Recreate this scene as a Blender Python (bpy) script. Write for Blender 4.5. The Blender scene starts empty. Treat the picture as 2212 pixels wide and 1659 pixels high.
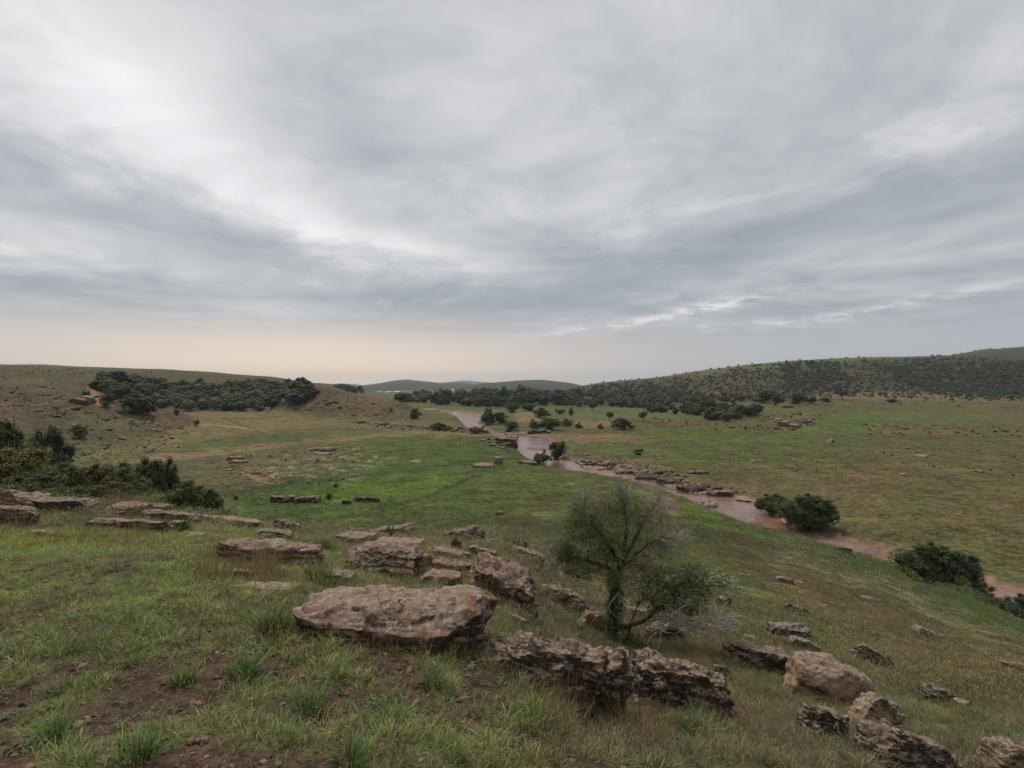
import bpy, bmesh, math, random
import numpy as np
from mathutils import Vector, Matrix

# ------------------------------------------------------------------ camera, sky, sun, exposure
F, CX, CY = 1227.0, 1106.0, 829.5          # focal length and centre, in units of a 2212 x 1659 picture
SC = bpy.context.scene
COL = SC.collection
cam_d = bpy.data.cameras.new('camera')
cam_d.sensor_width = 36.0
cam_d.lens = 36.0 * F / 2212.0
cam_d.clip_start, cam_d.clip_end = 0.05, 60000.0
cam = bpy.data.objects.new('camera', cam_d)
COL.objects.link(cam)
cam.location = (0, 0, 0)
cam.rotation_euler = (math.radians(90), 0, 0)
SC.camera = cam
SC.view_settings.view_transform = 'Standard'
SC.view_settings.look = 'None'
SC.view_settings.gamma = 1.0
SC.view_settings.exposure = 0.70
SC.view_settings.use_curve_mapping = False

SUN_EL, SUN_AZ = math.radians(58), math.radians(-38)    # azimuth from +Y, negative to the left


def build_world():
    w = bpy.data.worlds.new('World'); SC.world = w; w.use_nodes = True
    nt = w.node_tree; nt.nodes.clear()
    N, L = nt.nodes, nt.links

    def lk(a, b): L.new(a, b)

    def sock(n, key, v):
        if hasattr(v, 'is_output'): lk(v, n.inputs[key])
        else: n.inputs[key].default_value = v

    def M(op, a, b=0.0, c=0.0, clamp=False):
        n = N.new('ShaderNodeMath'); n.operation = op; n.use_clamp = clamp
        sock(n, 0, a); sock(n, 1, b)
        if op in ('MULTIPLY_ADD', 'SMOOTH_MIN'): sock(n, 2, c)
        return n.outputs[0]

    def sstep(v, a, b, lo=0.0, hi=1.0):
        n = N.new('ShaderNodeMapRange'); n.interpolation_type = 'SMOOTHSTEP'
        sock(n, 0, v); sock(n, 1, a); sock(n, 2, b); sock(n, 3, lo); sock(n, 4, hi)
        return n.outputs[0]

    def mix(f, a, b):
        n = N.new('ShaderNodeMix'); n.data_type = 'RGBA'
        sock(n, 0, f); sock(n, 6, a); sock(n, 7, b)
        return n.outputs[2]

    tc = N.new('ShaderNodeTexCoord')
    sp = N.new('ShaderNodeSeparateXYZ'); lk(tc.outputs['Generated'], sp.inputs[0])
    x, y, z = sp.outputs
    az = M('ARCTAN2', x, y)                        # 0 ahead, + to the right
    el = M('ARCSINE', z)
    zc = M('MAXIMUM', M('ADD', z, 0.11), 0.08)
    # cloud deck seen from below: direction laid out on a flat layer
    px, py = M('DIVIDE', x, zc), M('DIVIDE', y, zc)

    def deck(ax, ay, rot, sx, sy, off):
        c, s = math.cos(rot), math.sin(rot)
        a = M('ADD', M('MULTIPLY', ax, c * sx), M('MULTIPLY', ay, s * sx))
        b = M('ADD', M('MULTIPLY', ax, -s * sy), M('MULTIPLY', ay, c * sy))
        n = N.new('ShaderNodeCombineXYZ'); sock(n, 0, a); sock(n, 1, b); n.inputs[2].default_value = off
        return n.outputs[0]

    def noise(vec, scale, detail=5.0, rough=0.5, dist=0.0):
        n = N.new('ShaderNodeTexNoise'); lk(vec, n.inputs['Vector'])
        n.inputs['Scale'].default_value = scale; n.inputs['Detail'].default_value = detail
        n.inputs['Roughness'].default_value = rough; n.inputs['Distortion'].default_value = dist
        return n.outputs[0]

    warp = noise(deck(px, py, 0.0, 1, 1, 3.7), 0.35, 3.0)
    wx = M('MULTIPLY', M('SUBTRACT', warp, 0.5), 1.3)
    px2, py2 = M('ADD', px, wx), M('SUBTRACT', py, wx)
    big = noise(deck(px2, py2, 0.1, 0.52, 0.52, 1.3), 0.95, 5.0, 0.55, 0.3)
    mid = noise(deck(px2, py2, 0.1, 0.85, 0.85, 7.1), 2.0, 7.0, 0.58, 0.5)
    fine = noise(deck(px2, py2, 0.1, 0.9, 0.85, 9.4), 5.2, 7.0, 0.62, 0.5)
    val = M('ADD', M('MULTIPLY', M('SUBTRACT', big, 0.5), 0.52), M('MULTIPLY', M('SUBTRACT', mid, 0.5), 0.60))
    val = M('ADD', val, M('MULTIPLY', M('SUBTRACT', fine, 0.5), 0.30))
    zb = M('DIVIDE', 1.0, M('ADD', z, 0.09))
    hv = N.new('ShaderNodeCombineXYZ'); sock(hv, 0, M('ADD', M('MULTIPLY', az, 2.1), wx)); sock(hv, 1, M('MULTIPLY', zb, 0.95)); hv.inputs[2].default_value = 4.2
    horb = noise(hv.outputs[0], 1.25, 6.0, 0.56, 0.5)
    val = M('ADD', val, M('MULTIPLY', M('MULTIPLY', M('SUBTRACT', horb, 0.5), 0.78), sstep(el, .62, .22)))
    lowfade = sstep(el, 0.02, 0.16)
    val = M('MULTIPLY', val, M('ADD', M('MULTIPLY', lowfade, 0.6), 0.4))
    # broad bright and dark banks of the deck, at their bearings
    BANKS = [  # X, Y (picture units), half-widths, tilt, gain
        (150, 150, 420, 190, 0.45, .30), (430, 80, 240, 110, 0.5, .10), (330, 200, 200, 70, .6, .10),
        (120, 395, 480, 75, 0.08, -.11), (560, 560, 420, 60, .25, -.17), (760, 300, 230, 90, .5, -.10),
        (120, 620, 420, 45, .05, -.13), (780, 505, 310, 34, .20, .24), (60, 500, 190, 50, .1, .13),
        (960, 330, 130, 160, .5, .06), (1420, 570, 520, 60, -.18, -.24), (1950, 420, 460, 85, -.26, -.18),
        (2140, 215, 230, 100, -.6, .20), (1720, 545, 140, 34, -.25, .27), (1560, 655, 120, 12, -.15, .30),
        (1340, 700, 200, 11, -.14, .27), (1880, 668, 210, 10, -.15, .32), (1600, 698, 120, 8, -.1, .24),
        (1750, 690, 520, 45, -.1, -.10), (910, 648, 80, 10, -.1, .22), (620, 665, 360, 18, .03, .09),
        (1150, 650, 240, 30, -.05, -.05), (1350, 330, 430, 90, -.3, .04), (1820, 120, 420, 130, -.4, .02),
        (700, 60, 90, 180, .5, -.05), (1080, 130, 160, 110, -.3, .05), (1500, 60, 300, 100, -.3, .01),
    ]
    jit = M('MULTIPLY', M('SUBTRACT', mid, 0.5), 0.22)
    jit2 = M('MULTIPLY', M('SUBTRACT', fine, 0.5), 0.10)
    azj = M('ADD', az, jit)
    elj = M('ADD', el, M('MULTIPLY', M('ADD', jit, jit2), M('MULTIPLY', M('MINIMUM', M('MAXIMUM', el, 0.03), 0.35), 1.0)))
    for X, Y, hw, hh, tilt, g in BANKS:
        a0 = math.atan((X - CX) / F)
        e0 = math.atan((CY - Y) / math.hypot(F, X - CX))
        k = 1.0 / math.hypot(F, X - CX)
        c, s = math.cos(tilt), math.sin(tilt)
        da, de = M('SUBTRACT', azj, a0), M('SUBTRACT', elj, e0)
        p = M('DIVIDE', M('SUBTRACT', M('MULTIPLY', da, c), M('MULTIPLY', de, s)), hw * k)
        q = M('DIVIDE', M('ADD', M('MULTIPLY', da, s), M('MULTIPLY', de, c)), hh * k)
        r2 = M('ADD', M('MULTIPLY', p, p), M('MULTIPLY', q, q))
        gs = M('EXPONENT', M('MULTIPLY', r2, -0.8))
        if hh < 16: gs = M('MULTIPLY', gs, sstep(fine, .40, .60, .25, 1.25))
        val = M('ADD', val, M('MULTIPLY', gs, g))
    val = M('ADD', M('MULTIPLY', val, 0.92), M('ADD', 0.50, sstep(el, 0.0, 0.75, -0.09, 0.06)))
    cr = N.new('ShaderNodeValToRGB'); lk(val, cr.inputs[0])
    e = cr.color_ramp
    stops = [(0.0, (.262, .288, .328)), (.28, (.352, .378, .415)), (.5, (.492, .505, .525)),
             (.68, (.645, .645, .652)), (.86, (.81, .81, .82)), (1.0, (.92, .915, .915))]
    while len(e.elements) < len(stops): e.elements.new(0.5)
    for el_, (p, c) in zip(e.elements, stops): el_.position = p; el_.color = (*c, 1)
    cloud = cr.outputs[0]
    # low bright warm sky under the far edge of the deck
    a1 = math.atan((660 - CX) / F)
    g1 = M('DIVIDE', M('SUBTRACT', az, a1), 0.50)
    warm = M('EXPONENT', M('MULTIPLY', M('MULTIPLY', g1, g1), -1.0))
    lowband = sstep(M('ADD', el, M('MULTIPLY', M('SUBTRACT', mid, .5), .02)), 0.14, 0.02)
    hor = mix(warm, (.40, .43, .475, 1), (.93, .73, .56, 1))
    cloud = mix(M('MULTIPLY', lowband, 0.93), cloud, hor)
    # warm light on the small bright breaks low on the right
    wm = M('MULTIPLY', sstep(val, .55, .8), sstep(el, .24, .05))
    cloud = mix(M('MULTIPLY', wm, .55), cloud, (.80, .70, .63, 1))
    sky = N.new('ShaderNodeTexSky'); sky.sky_type = 'NISHITA'; sky.sun_disc = False
    sky.sun_elevation = SUN_EL; sky.sun_rotation = SUN_AZ; sky.dust_density = 2.0
    tenx = N.new('ShaderNodeVectorMath'); tenx.operation = 'SCALE'
    lk(cloud, tenx.inputs[0]); tenx.inputs['Scale'].default_value = SKY_GAIN / 0.1
    both = mix(0.95, sky.outputs[0], tenx.outputs[0])
    bg = N.new('ShaderNodeBackground'); lk(both, bg.inputs[0]); bg.inputs[1].default_value = 0.1
    out = N.new('ShaderNodeOutputWorld'); lk(bg.outputs[0], out.inputs[0])


SKY_GAIN = 0.67
build_world()
sun_d = bpy.data.lights.new('sun', 'SUN')
sun_d.energy = 1.5
sun_d.angle = math.radians(12)
sun_d.color = (1.0, 0.90, 0.76)
sun = bpy.data.objects.new('sun', sun_d); COL.objects.link(sun)
sd = Vector((math.sin(SUN_AZ) * math.cos(SUN_EL), math.cos(SUN_AZ) * math.cos(SUN_EL), math.sin(SUN_EL)))
sun.rotation_euler = sd.to_track_quat('Z', 'Y').to_euler()

# ------------------------------------------------------------------ number helpers
RNG = np.random.default_rng(7)
_P = np.random.default_rng(99).permutation(512).astype(np.int64)
_G = np.random.default_rng(5).normal(size=(512, 3)); _G /= np.linalg.norm(_G, axis=1)[:, None]


def perlin(x, y, z=0.0):
    x, y = np.asarray(x, float), np.asarray(y, float)
    z = np.zeros_like(x) + z
    xi, yi, zi = np.floor(x).astype(np.int64), np.floor(y).astype(np.int64), np.floor(z).astype(np.int64)
    xf, yf, zf = x - xi, y - yi, z - zi
    u, v, w = (t * t * t * (t * (t * 6 - 15) + 10) for t in (xf, yf, zf))

    def g(dx, dy, dz):
        h = _P[(_P[(_P[(xi + dx) & 511] + yi + dy) & 511] + zi + dz) & 511]
        q = _G[h]
        return q[..., 0] * (xf - dx) + q[..., 1] * (yf - dy) + q[..., 2] * (zf - dz)
    a = g(0, 0, 0) * (1 - u) + g(1, 0, 0) * u
    b = g(0, 1, 0) * (1 - u) + g(1, 1, 0) * u
    c = g(0, 0, 1) * (1 - u) + g(1, 0, 1) * u
    d = g(0, 1, 1) * (1 - u) + g(1, 1, 1) * u
    return (a * (1 - v) + b * v) * (1 - w) + (c * (1 - v) + d * v) * w


def fbm(x, y, z=0.0, o=4, r=0.5):
    s, a, f = 0.0, 1.0, 1.0
    for k in range(o):
        s = s + a * perlin(x * f + 17.3 * k, y * f - 9.1 * k, np.asarray(z) * f + 3.3 * k)
        a *= r; f *= 2.03
    return s


def sm(t, a, b):
    t = np.clip((t - a) / (b - a), 0, 1)
    return t * t * (3 - 2 * t)


def poly_sd(px, py, poly):
    """signed distance to a polygon, positive inside"""
    P = np.asarray(poly, float); Q = np.roll(P, -1, 0)
    best = np.full(px.shape, 1e18); ins = np.zeros(px.shape, bool)
    for (ax, ay), (bx, by) in zip(P, Q):
        ex, ey = bx - ax, by - ay
        t = np.clip(((px - ax) * ex + (py - ay) * ey) / (ex * ex + ey * ey + 1e-9), 0, 1)
        best = np.minimum(best, (px - ax - t * ex) ** 2 + (py - ay - t * ey) ** 2)
        c = (ay > py) != (by > py)
        xs = ax + (py - ay) * ex / (ey if abs(ey) > 1e-9 else 1e-9)
        ins ^= c & (px < xs)
    d = np.sqrt(best)
    return np.where(ins, d, -d)


def line_dist(px, py, pts):
    best = np.full(px.shape, 1e18)
    for (ax, ay), (bx, by) in zip(pts[:-1], pts[1:]):
        ex, ey = bx - ax, by - ay
        t = np.clip(((px - ax) * ex + (py - ay) * ey) / (ex * ex + ey * ey + 1e-9), 0, 1)
        best = np.minimum(best, (px - ax - t * ex) ** 2 + (py - ay - t * ey) ** 2)
    return np.sqrt(best)


# ------------------------------------------------------------------ the lie of the land
# Heights along bearings: X (picture column of the bearing) -> (distance, height); eye level is 0.
def Yz(d, Y): return -(Y - CY) / F * d
PROF = {
    -700: [(1, -1.6), (3, -1.5), (6, -1.5), (10, -2.0), (15, -4.2), (22, -6.5), (40, -10), (80, -13), (150, -13)],
    0:   [(1, -1.65), (2.5, Yz(2.5, 1659)), (4, Yz(4, 1390)), (6, Yz(6, 1212)), (8, Yz(8, 1146)), (9.5, Yz(9.5, 1112)), (11, Yz(11, 1092)), (12.5, -2.62), (16, -4.0), (22, -5.4), (30, -7.6), (40, -10.6), (80, -14.5), (130, -15.5)],
    200: [(1, -1.65), (2.5, Yz(2.5, 1659)), (4, Yz(4, 1385)), (6, Yz(6, 1212)), (8, Yz(8, 1150)), (9.5, Yz(9.5, 1116)), (11, Yz(11, 1088)), (12, -2.56), (14, -3.6), (20, -4.9), (28, -7.4), (40, -11.0), (80, -14.8), (130, -16)],
    400: [(1, -1.65), (2.5, Yz(2.5, 1659)), (4, Yz(4, 1380)), (6, Yz(6, 1220)), (8, Yz(8, 1168)), (10, Yz(10, 1132)), (11.5, Yz(11.5, 1114)), (12.5, -2.95), (15, -4.0), (20, -5.4), (30, -8.8), (40, -11.2), (60, -14), (100, -15.6), (130, -16)],
    600: [(1, -1.65), (2.5, Yz(2.5, 1659)), (4, Yz(4, 1385)), (6, Yz(6, 1235)), (8, Yz(8, 1190)), (10, Yz(10, 1158)), (12, Yz(12, 1138)), (14, -3.9), (20, -6.2), (35, -10.6), (60, -14), (85, -15.1), (110, -15.7), (150, -16.2)],
    850: [(1, -1.65), (2.5, Yz(2.5, 1659)), (4, Yz(4, 1400)), (6, Yz(6, 1280)), (8, Yz(8, 1220)), (11, Yz(11, 1165)), (14, -3.9), (20, -5.9), (40, -11.2), (60, -14.0), (85, -15.2), (110, -15.8), (150, -16.3)],
    1050: [(1, -1.66), (2.6, Yz(2.6, 1659)), (4.2, Yz(4.2, 1410)), (6, Yz(6, 1310)), (8, Yz(8, 1255)), (11, Yz(11, 1195)), (15, Yz(15, 1152)), (22, -5.6), (40, -10.3), (60, -13.2), (85, -15.4), (110, -16.2), (150, -16.6)],
    1300: [(1, -1.68), (2.8, Yz(2.8, 1659)), (4.5, Yz(4.5, 1535)), (7, Yz(7, 1435)), (9, Yz(9, 1388)), (12, Yz(12, 1320)), (18, Yz(18, 1235)), (28, Yz(28, 1172)), (42, Yz(42, 1130)), (60, Yz(60, 1093)), (85, Yz(85, 1060)), (105, -16.7), (130, -17.2)],
    1500: [(1, -1.74), (3, Yz(3, 1659)), (5, Yz(5, 1540)), (8, Yz(8, 1430)), (12, Yz(12, 1350)), (18, Yz(18, 1280)), (28, Yz(28, 1200)), (42, Yz(42, 1150)), (60, Yz(60, 1110)), (75, Yz(75, 1085)), (85, -17.0), (110, -17.2)],
    1700: [(1, -1.82), (3.2, Yz(3.2, 1659)), (5, Yz(5, 1568)), (8, Yz(8, 1480)), (12, Yz(12, 1390)), (18, Yz(18, 1310)), (28, Yz(28, 1230)), (42, Yz(42, 1180)), (58, Yz(58, 1153)), (66, -17.3), (90, -17.2), (110, -17)],
    1900: [(1, -1.9), (3.5, Yz(3.5, 1659)), (5, Yz(5, 1600)), (8, Yz(8, 1520)), (12, Yz(12, 1440)), (18, Yz(18, 1362)), (28, Yz(28, 1282)), (42, Yz(42, 1226)), (53, Yz(53, 1206)), (58, -17.2), (70, -17.3), (90, -16.9)],
    2040: [(1, -1.97), (4, Yz(4, 1645)), (6, Yz(6, 1598)), (10, Yz(10, 1508)), (16, Yz(16, 1425)), (24, Yz(24, 1350)), (33, Yz(33, 1296)), (40, Yz(40, 1272)), (46, -17.3), (60, -17.4), (80, -16.9)],
    2212: [(1, -2.05), (4.5, Yz(4.5, 1659)), (8, Yz(8, 1545)), (14, Yz(14, 1455)), (22, Yz(22, 1392)), (32, Yz(32, 1350)), (40, Yz(40, 1333)), (45, -17.3), (60, -17.4), (80, -16.9)],
    2900: [(1, -2.3), (5, -4.2), (10, -6.9), (20, -11), (32, -15.5), (40, -17.2), (60, -17.2), (80, -16.8)],
}
# ridges: crest (X, Y), distance of crest, of the front foot and of the back foot
RIDGES = [
    ([(-700, 780), (0, 808), (80, 812), (150, 823), (220, 848), (298, 872), (360, 893), (425, 914), (480, 925)],
     [(-700, 260), (0, 235), (425, 205)], [(-700, 120), (0, 118), (200, 132), (425, 175)], 330),
    ([(60, 832), (150, 823), (200, 820), (250, 829), (300, 852), (330, 880)], 300, 245, 360),
    ([(-700, 775), (0, 787), (100, 788), (150, 791), (250, 795), (350, 797), (450, 803), (500, 808), (590, 814), (640, 822), (690, 834), (740, 850), (780, 862)], 600, 330, 1100),
    ([(600, 875), (640, 845), (684, 829), (715, 833), (754, 848), (784, 856), (820, 860), (860, 862), (900, 884), (930, 897)], 318, 262, 430),
    ([(600, 826), (690, 829), (720, 831), (760, 838), (800, 846), (840, 853), (880, 860), (910, 868)], 800, 560, 1050),
    ([(680, 852), (740, 840), (770, 836), (800, 832), (850, 824), (880, 821.5), (930, 827), (960, 829.5), (1000, 829), (1040, 833), (1100, 838)], 3900, 1750, 6000),
    ([(900, 836), (940, 829), (980, 825), (1000, 823), (1030, 824), (1080, 829), (1120, 834)], 7600, 6200, 9000),
    ([(960, 850), (1010, 836), (1050, 828), (1080, 826.5), (1120, 822.5), (1170, 821), (1200, 824), (1230, 828), (1256, 834), (1300, 845)], 3000, 1900, 4600),
    ([(620, 838), (700, 832), (740, 830), (780, 833), (830, 839)], 5600, 4000, 7500),
    ([(1180, 848), (1230, 840), (1270, 832), (1300, 827), (1350, 822), (1400, 818), (1450, 812), (1500, 803), (1550, 797), (1600, 790), (1700, 782), (1800, 776), (1900, 773), (2000, 772), (2060, 769), (2120, 758), (2212, 750), (2900, 720)], 1100, 560, 2600),
    ([(1480, 884), (1560, 876), (1640, 870), (1700, 867), (1780, 866), (1850, 866), (2000, 868), (2212, 871), (2900, 871)], 370, 175, 520),
    ([(800, 858), (1000, 852), (1100, 849), (1200, 850), (1400, 850)], 1350, 900, 2200),
]
RIVER = [  # outline of the river and its rock bed, given as sight lines that meet the water's level
    [(948, 887), (958, 886), (968, 887), (1000, 889), (1042, 893), (1058, 903), (1032, 912), (1046, 922), (1068, 936), (1096, 939), (1150, 938), (1196, 947), (1207, 960),
     (1196, 974), (1216, 990), (1250, 996), (1320, 1010), (1390, 1022), (1470, 1046), (1530, 1062), (1580, 1070), (1630, 1083), (1680, 1112), (1722, 1140), (1775, 1147),
     (1830, 1166), (1890, 1180), (1940, 1197), (1990, 1225), (2060, 1246), (2140, 1256), (2212, 1272), (2330, 1310),
     (2330, 1450), (2212, 1370), (2130, 1310), (2040, 1272), (1960, 1240), (1880, 1214), (1800, 1200), (1720, 1182), (1640, 1158), (1570, 1128), (1500, 1096), (1470, 1082), (1420, 1056), (1350, 1040), (1260, 1026),
     (1200, 1017), (1160, 1004), (1130, 988), (1110, 972), (1105, 955), (1070, 945), (1040, 937), (1010, 930), (996, 914), (984, 900), (966, 893), (952, 890)],
]
WATER_Z = -18.0


def base_table(X, D):
    """height from the profiles for arrays X (bearing column) and D (distance)"""
    xs = sorted(PROF)
    ld = np.log(np.maximum(D, 0.3))
    cols = []
    for xk in xs:
        p = np.array(PROF[xk] + [(260, -16.6), (600, -16.8), (1500, -18), (4000, -26), (20000, -120)])
        cols.append(np.interp(ld, np.log(p[:, 0]), p[:, 1] / p[:, 0]) * np.maximum(D, 0.3))
    cols = np.array(cols)
    Xc = np.clip(X, xs[0], xs[-1])
    i = np.clip(np.searchsorted(xs, Xc) - 1, 0, len(xs) - 2)
    xa = np.array(xs, float)
    t = (Xc - xa[i]) / (xa[i + 1] - xa[i])
    idx = np.arange(len(X)) if X.ndim == 1 else None
    n = len(xs)

    def at(k): return np.take_along_axis(cols, np.clip(k, 0, n - 1)[None], 0)[0]
    p0, p1, p2, p3 = at(i - 1), at(i), at(i + 1), at(i + 2)
    # monotone-ish cubic between the bearings
    m1, m2 = 0.5 * (p2 - p0) * 0.7, 0.5 * (p3 - p1) * 0.7
    t2, t3 = t * t, t * t * t
    return (2 * t3 - 3 * t2 + 1) * p1 + (t3 - 2 * t2 + t) * m1 + (-2 * t3 + 3 * t2) * p2 + (t3 - t2) * m2


def _lerp_spec(spec, X):
    if isinstance(spec, (int, float)): return np.full(X.shape, float(spec))
    a = np.array(spec, float)
    return np.interp(X, a[:, 0], a[:, 1])


def land(x, y):
    """ground height at world x, y (arrays)"""
    x, y = np.asarray(x, float), np.asarray(y, float)
    th = np.arctan2(x, y); r = np.hypot(x, y)
    lim = math.radians(52)
    tc = np.clip(th, -lim, lim)
    X = CX + F * np.tan(tc)
    D = r * np.cos(tc)
    z = base_table(X, D)
    smooth_r = np.exp(-(np.maximum(np.abs(th) - lim, 0) / 0.7) ** 2)
    for crest, d0, d1, d2 in RIDGES:
        c = np.array(crest, float)
        a0, a1, a2 = _lerp_spec(d0, X), _lerp_spec(d1, X), _lerp_spec(d2, X)
        Yc = np.interp(X, c[:, 0], c[:, 1])
        edge = sm(X, c[0, 0] - 40, c[0, 0]) * (1 - sm(X, c[-1, 0], c[-1, 0] + 40)) if c[-1, 0] < 2500 else sm(X, c[0, 0] - 40, c[0, 0])
        if c[0, 0] < -500: edge = 1 - sm(X, c[-1, 0], c[-1, 0] + 40)
        zc = -(Yc - CY) / F * a0
        # carried along the ridge so that crest and foot wander a little
        wob = 1 + 0.03 * fbm(x / (0.16 * a0) + a0.mean(), y / (0.16 * a0), 1.7, 2)
        up = sm(D * wob, a1, a0); dn = 1 - sm(D, a0, a2)
        k = np.where(D < a0, up, dn) * edge * smooth_r
        z = np.where(zc > z, z + (zc - z) * k, z)
    amp = np.clip(0.018 * np.sqrt(D), 0.02, 6)
    n = 0.05 * np.clip(D / 6, 0.3, 1) * fbm(x / 1.3, y / 1.3, 0, 3)
    n = n + 0.22 * sm(D, 14, 60) * fbm(x / 9, y / 9, 2.0, 3)
    n = n + 0.55 * sm(D, 120, 260) * fbm(x / 42, y / 42, 4.0, 4)
    n = n + 5.0 * sm(D, 560, 1000) * (1 - sm(np.abs(D - 1100), 0, 500) * 0) * (0.35 - np.abs(fbm(x / 170, y / 170, 8.0, 4))) * (1 - sm(D, 1010, 1100) * (1 - sm(D, 1100, 1300)))
    n = n + 26 * sm(D, 2100, 3000) * (0.3 - np.abs(fbm(x / 650, y / 650, 9.0, 3))) * (1 - 0.9 * np.exp(-((D - 3000) / 250) ** 2) - 0.9 * np.exp(-((D - 3900) / 300) ** 2))
    z = z + n
    # river: cut down along its bed, keep the ground on either side above the water
    Yp = CY + F * (-WATER_Z) / np.maximum(D, 1e-3)
    rv = (D > 30) & (D < 560) & (X > 780) & (X < 2700)
    if rv.any():
        xr, yr = X[rv], Yp[rv]
        wn = fbm(x[rv] / 5, y[rv] / 5, 5, 3)
        sd = poly_sd(xr, yr, RIVER[0]) + wn * np.clip((yr - 870) * 0.022, 1.0, 5) - np.clip((yr - 870) * .012, .6, 3)
        zr = np.maximum(z[rv], WATER_Z + 0.45)
        wide = np.clip((yr - 860) * 0.16, 6, 34)
        near = sm(sd, -wide, -2)
        zr = zr + (np.minimum(zr, WATER_Z + 0.55) - zr) * near * 0.8
        inn = sm(sd, -2.5, 2.5)
        bed = WATER_Z - 0.35 + 0.55 * fbm(x[rv] / 7, y[rv] / 3.2, 6, 4) + 0.28 * (1 - sm(sd, 2, 9))
        z[rv] = zr + (bed - zr) * inn
    # the hill the camera stands on closes behind it
    back = sm(np.abs(th), math.radians(60), math.radians(110))
    zb = -1.65 - 0.02 * r - 14 * sm(r, 30, 200) + 0.08 * fbm(x / 2, y / 2, 0, 3) + 30 * sm(r, 300, 900) * fbm(x / 300, y / 300, 3, 3)
    return z * (1 - back) + zb * back


# tabulated once, looked up afterwards
TH = np.concatenate([np.radians(np.linspace(-180, -47, 60, endpoint=False)), np.radians(np.linspace(-47, 47, 660)), np.radians(np.linspace(47, 180, 61)[1:])])
RR = np.concatenate([[0.02], np.exp(np.linspace(math.log(0.9), math.log(10000), 540))])
_T, _R = np.meshgrid(TH, RR, indexing='ij')
GX, GY = _R * np.sin(_T), _R * np.cos(_T)
GZ = land(GX.ravel(), GY.ravel()).reshape(GX.shape)
LR = np.log(RR)


def H(x, y):
    x, y = np.asarray(x, float), np.asarray(y, float)
    th = np.arctan2(x, y); lr = np.log(np.maximum(np.hypot(x, y), 0.02))
    i = np.clip(np.searchsorted(TH, th) - 1, 0, len(TH) - 2); j = np.clip(np.searchsorted(LR, lr) - 1, 0, len(LR) - 2)
    a = (th - TH[i]) / (TH[i + 1] - TH[i]); b = (lr - LR[j]) / (LR[j + 1] - LR[j])
    return (GZ[i, j] * (1 - a) + GZ[i + 1, j] * a) * (1 - b) + (GZ[i, j + 1] * (1 - a) + GZ[i + 1, j + 1] * a) * b


_DD = np.exp(np.linspace(math.log(1.2), math.log(9000), 2600))


def ground(X, Y, dmin=0.0):
    """where the sight line of picture point (X, Y) first meets the ground"""
    x = (X - CX) / F * _DD
    z = H(x, _DD)
    row = CY - F * z / _DD
    ok = (row <= Y) & (_DD > dmin)
    i = int(np.argmax(ok)) if ok.any() else len(_DD) - 1
    return Vector((float(x[i]), float(_DD[i]), float(z[i])))


def spot(X, d):
    """the ground on bearing X at distance d"""
    x = (X - CX) / F * d
    return Vector((x, d, float(H(np.array([x]), np.array([d]))[0])))


# visible rows (for thinning what nobody can see)
_ROW = np.where(GY > 0.3, CY - F * GZ / np.maximum(GY, 0.3), 1e6)
_MINROW = np.minimum.accumulate(np.where(_ROW < 1e5, _ROW, 1e6), axis=1)


def in_view(x, y, tol=14):
    th = np.arctan2(x, y); lr = np.log(np.hypot(x, y))
    i = np.clip(np.searchsorted(TH, th) - 1, 0, len(TH) - 2); j = np.clip(np.searchsorted(LR, lr) - 1, 0, len(LR) - 2)
    return _ROW[i, j] <= _MINROW[i, j] + tol


# ------------------------------------------------------------------ what grows where: plain surface colours of the land
SOIL = np.array((0.105, 0.062, 0.044))


def C(*c): return np.array(c, float)


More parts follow.
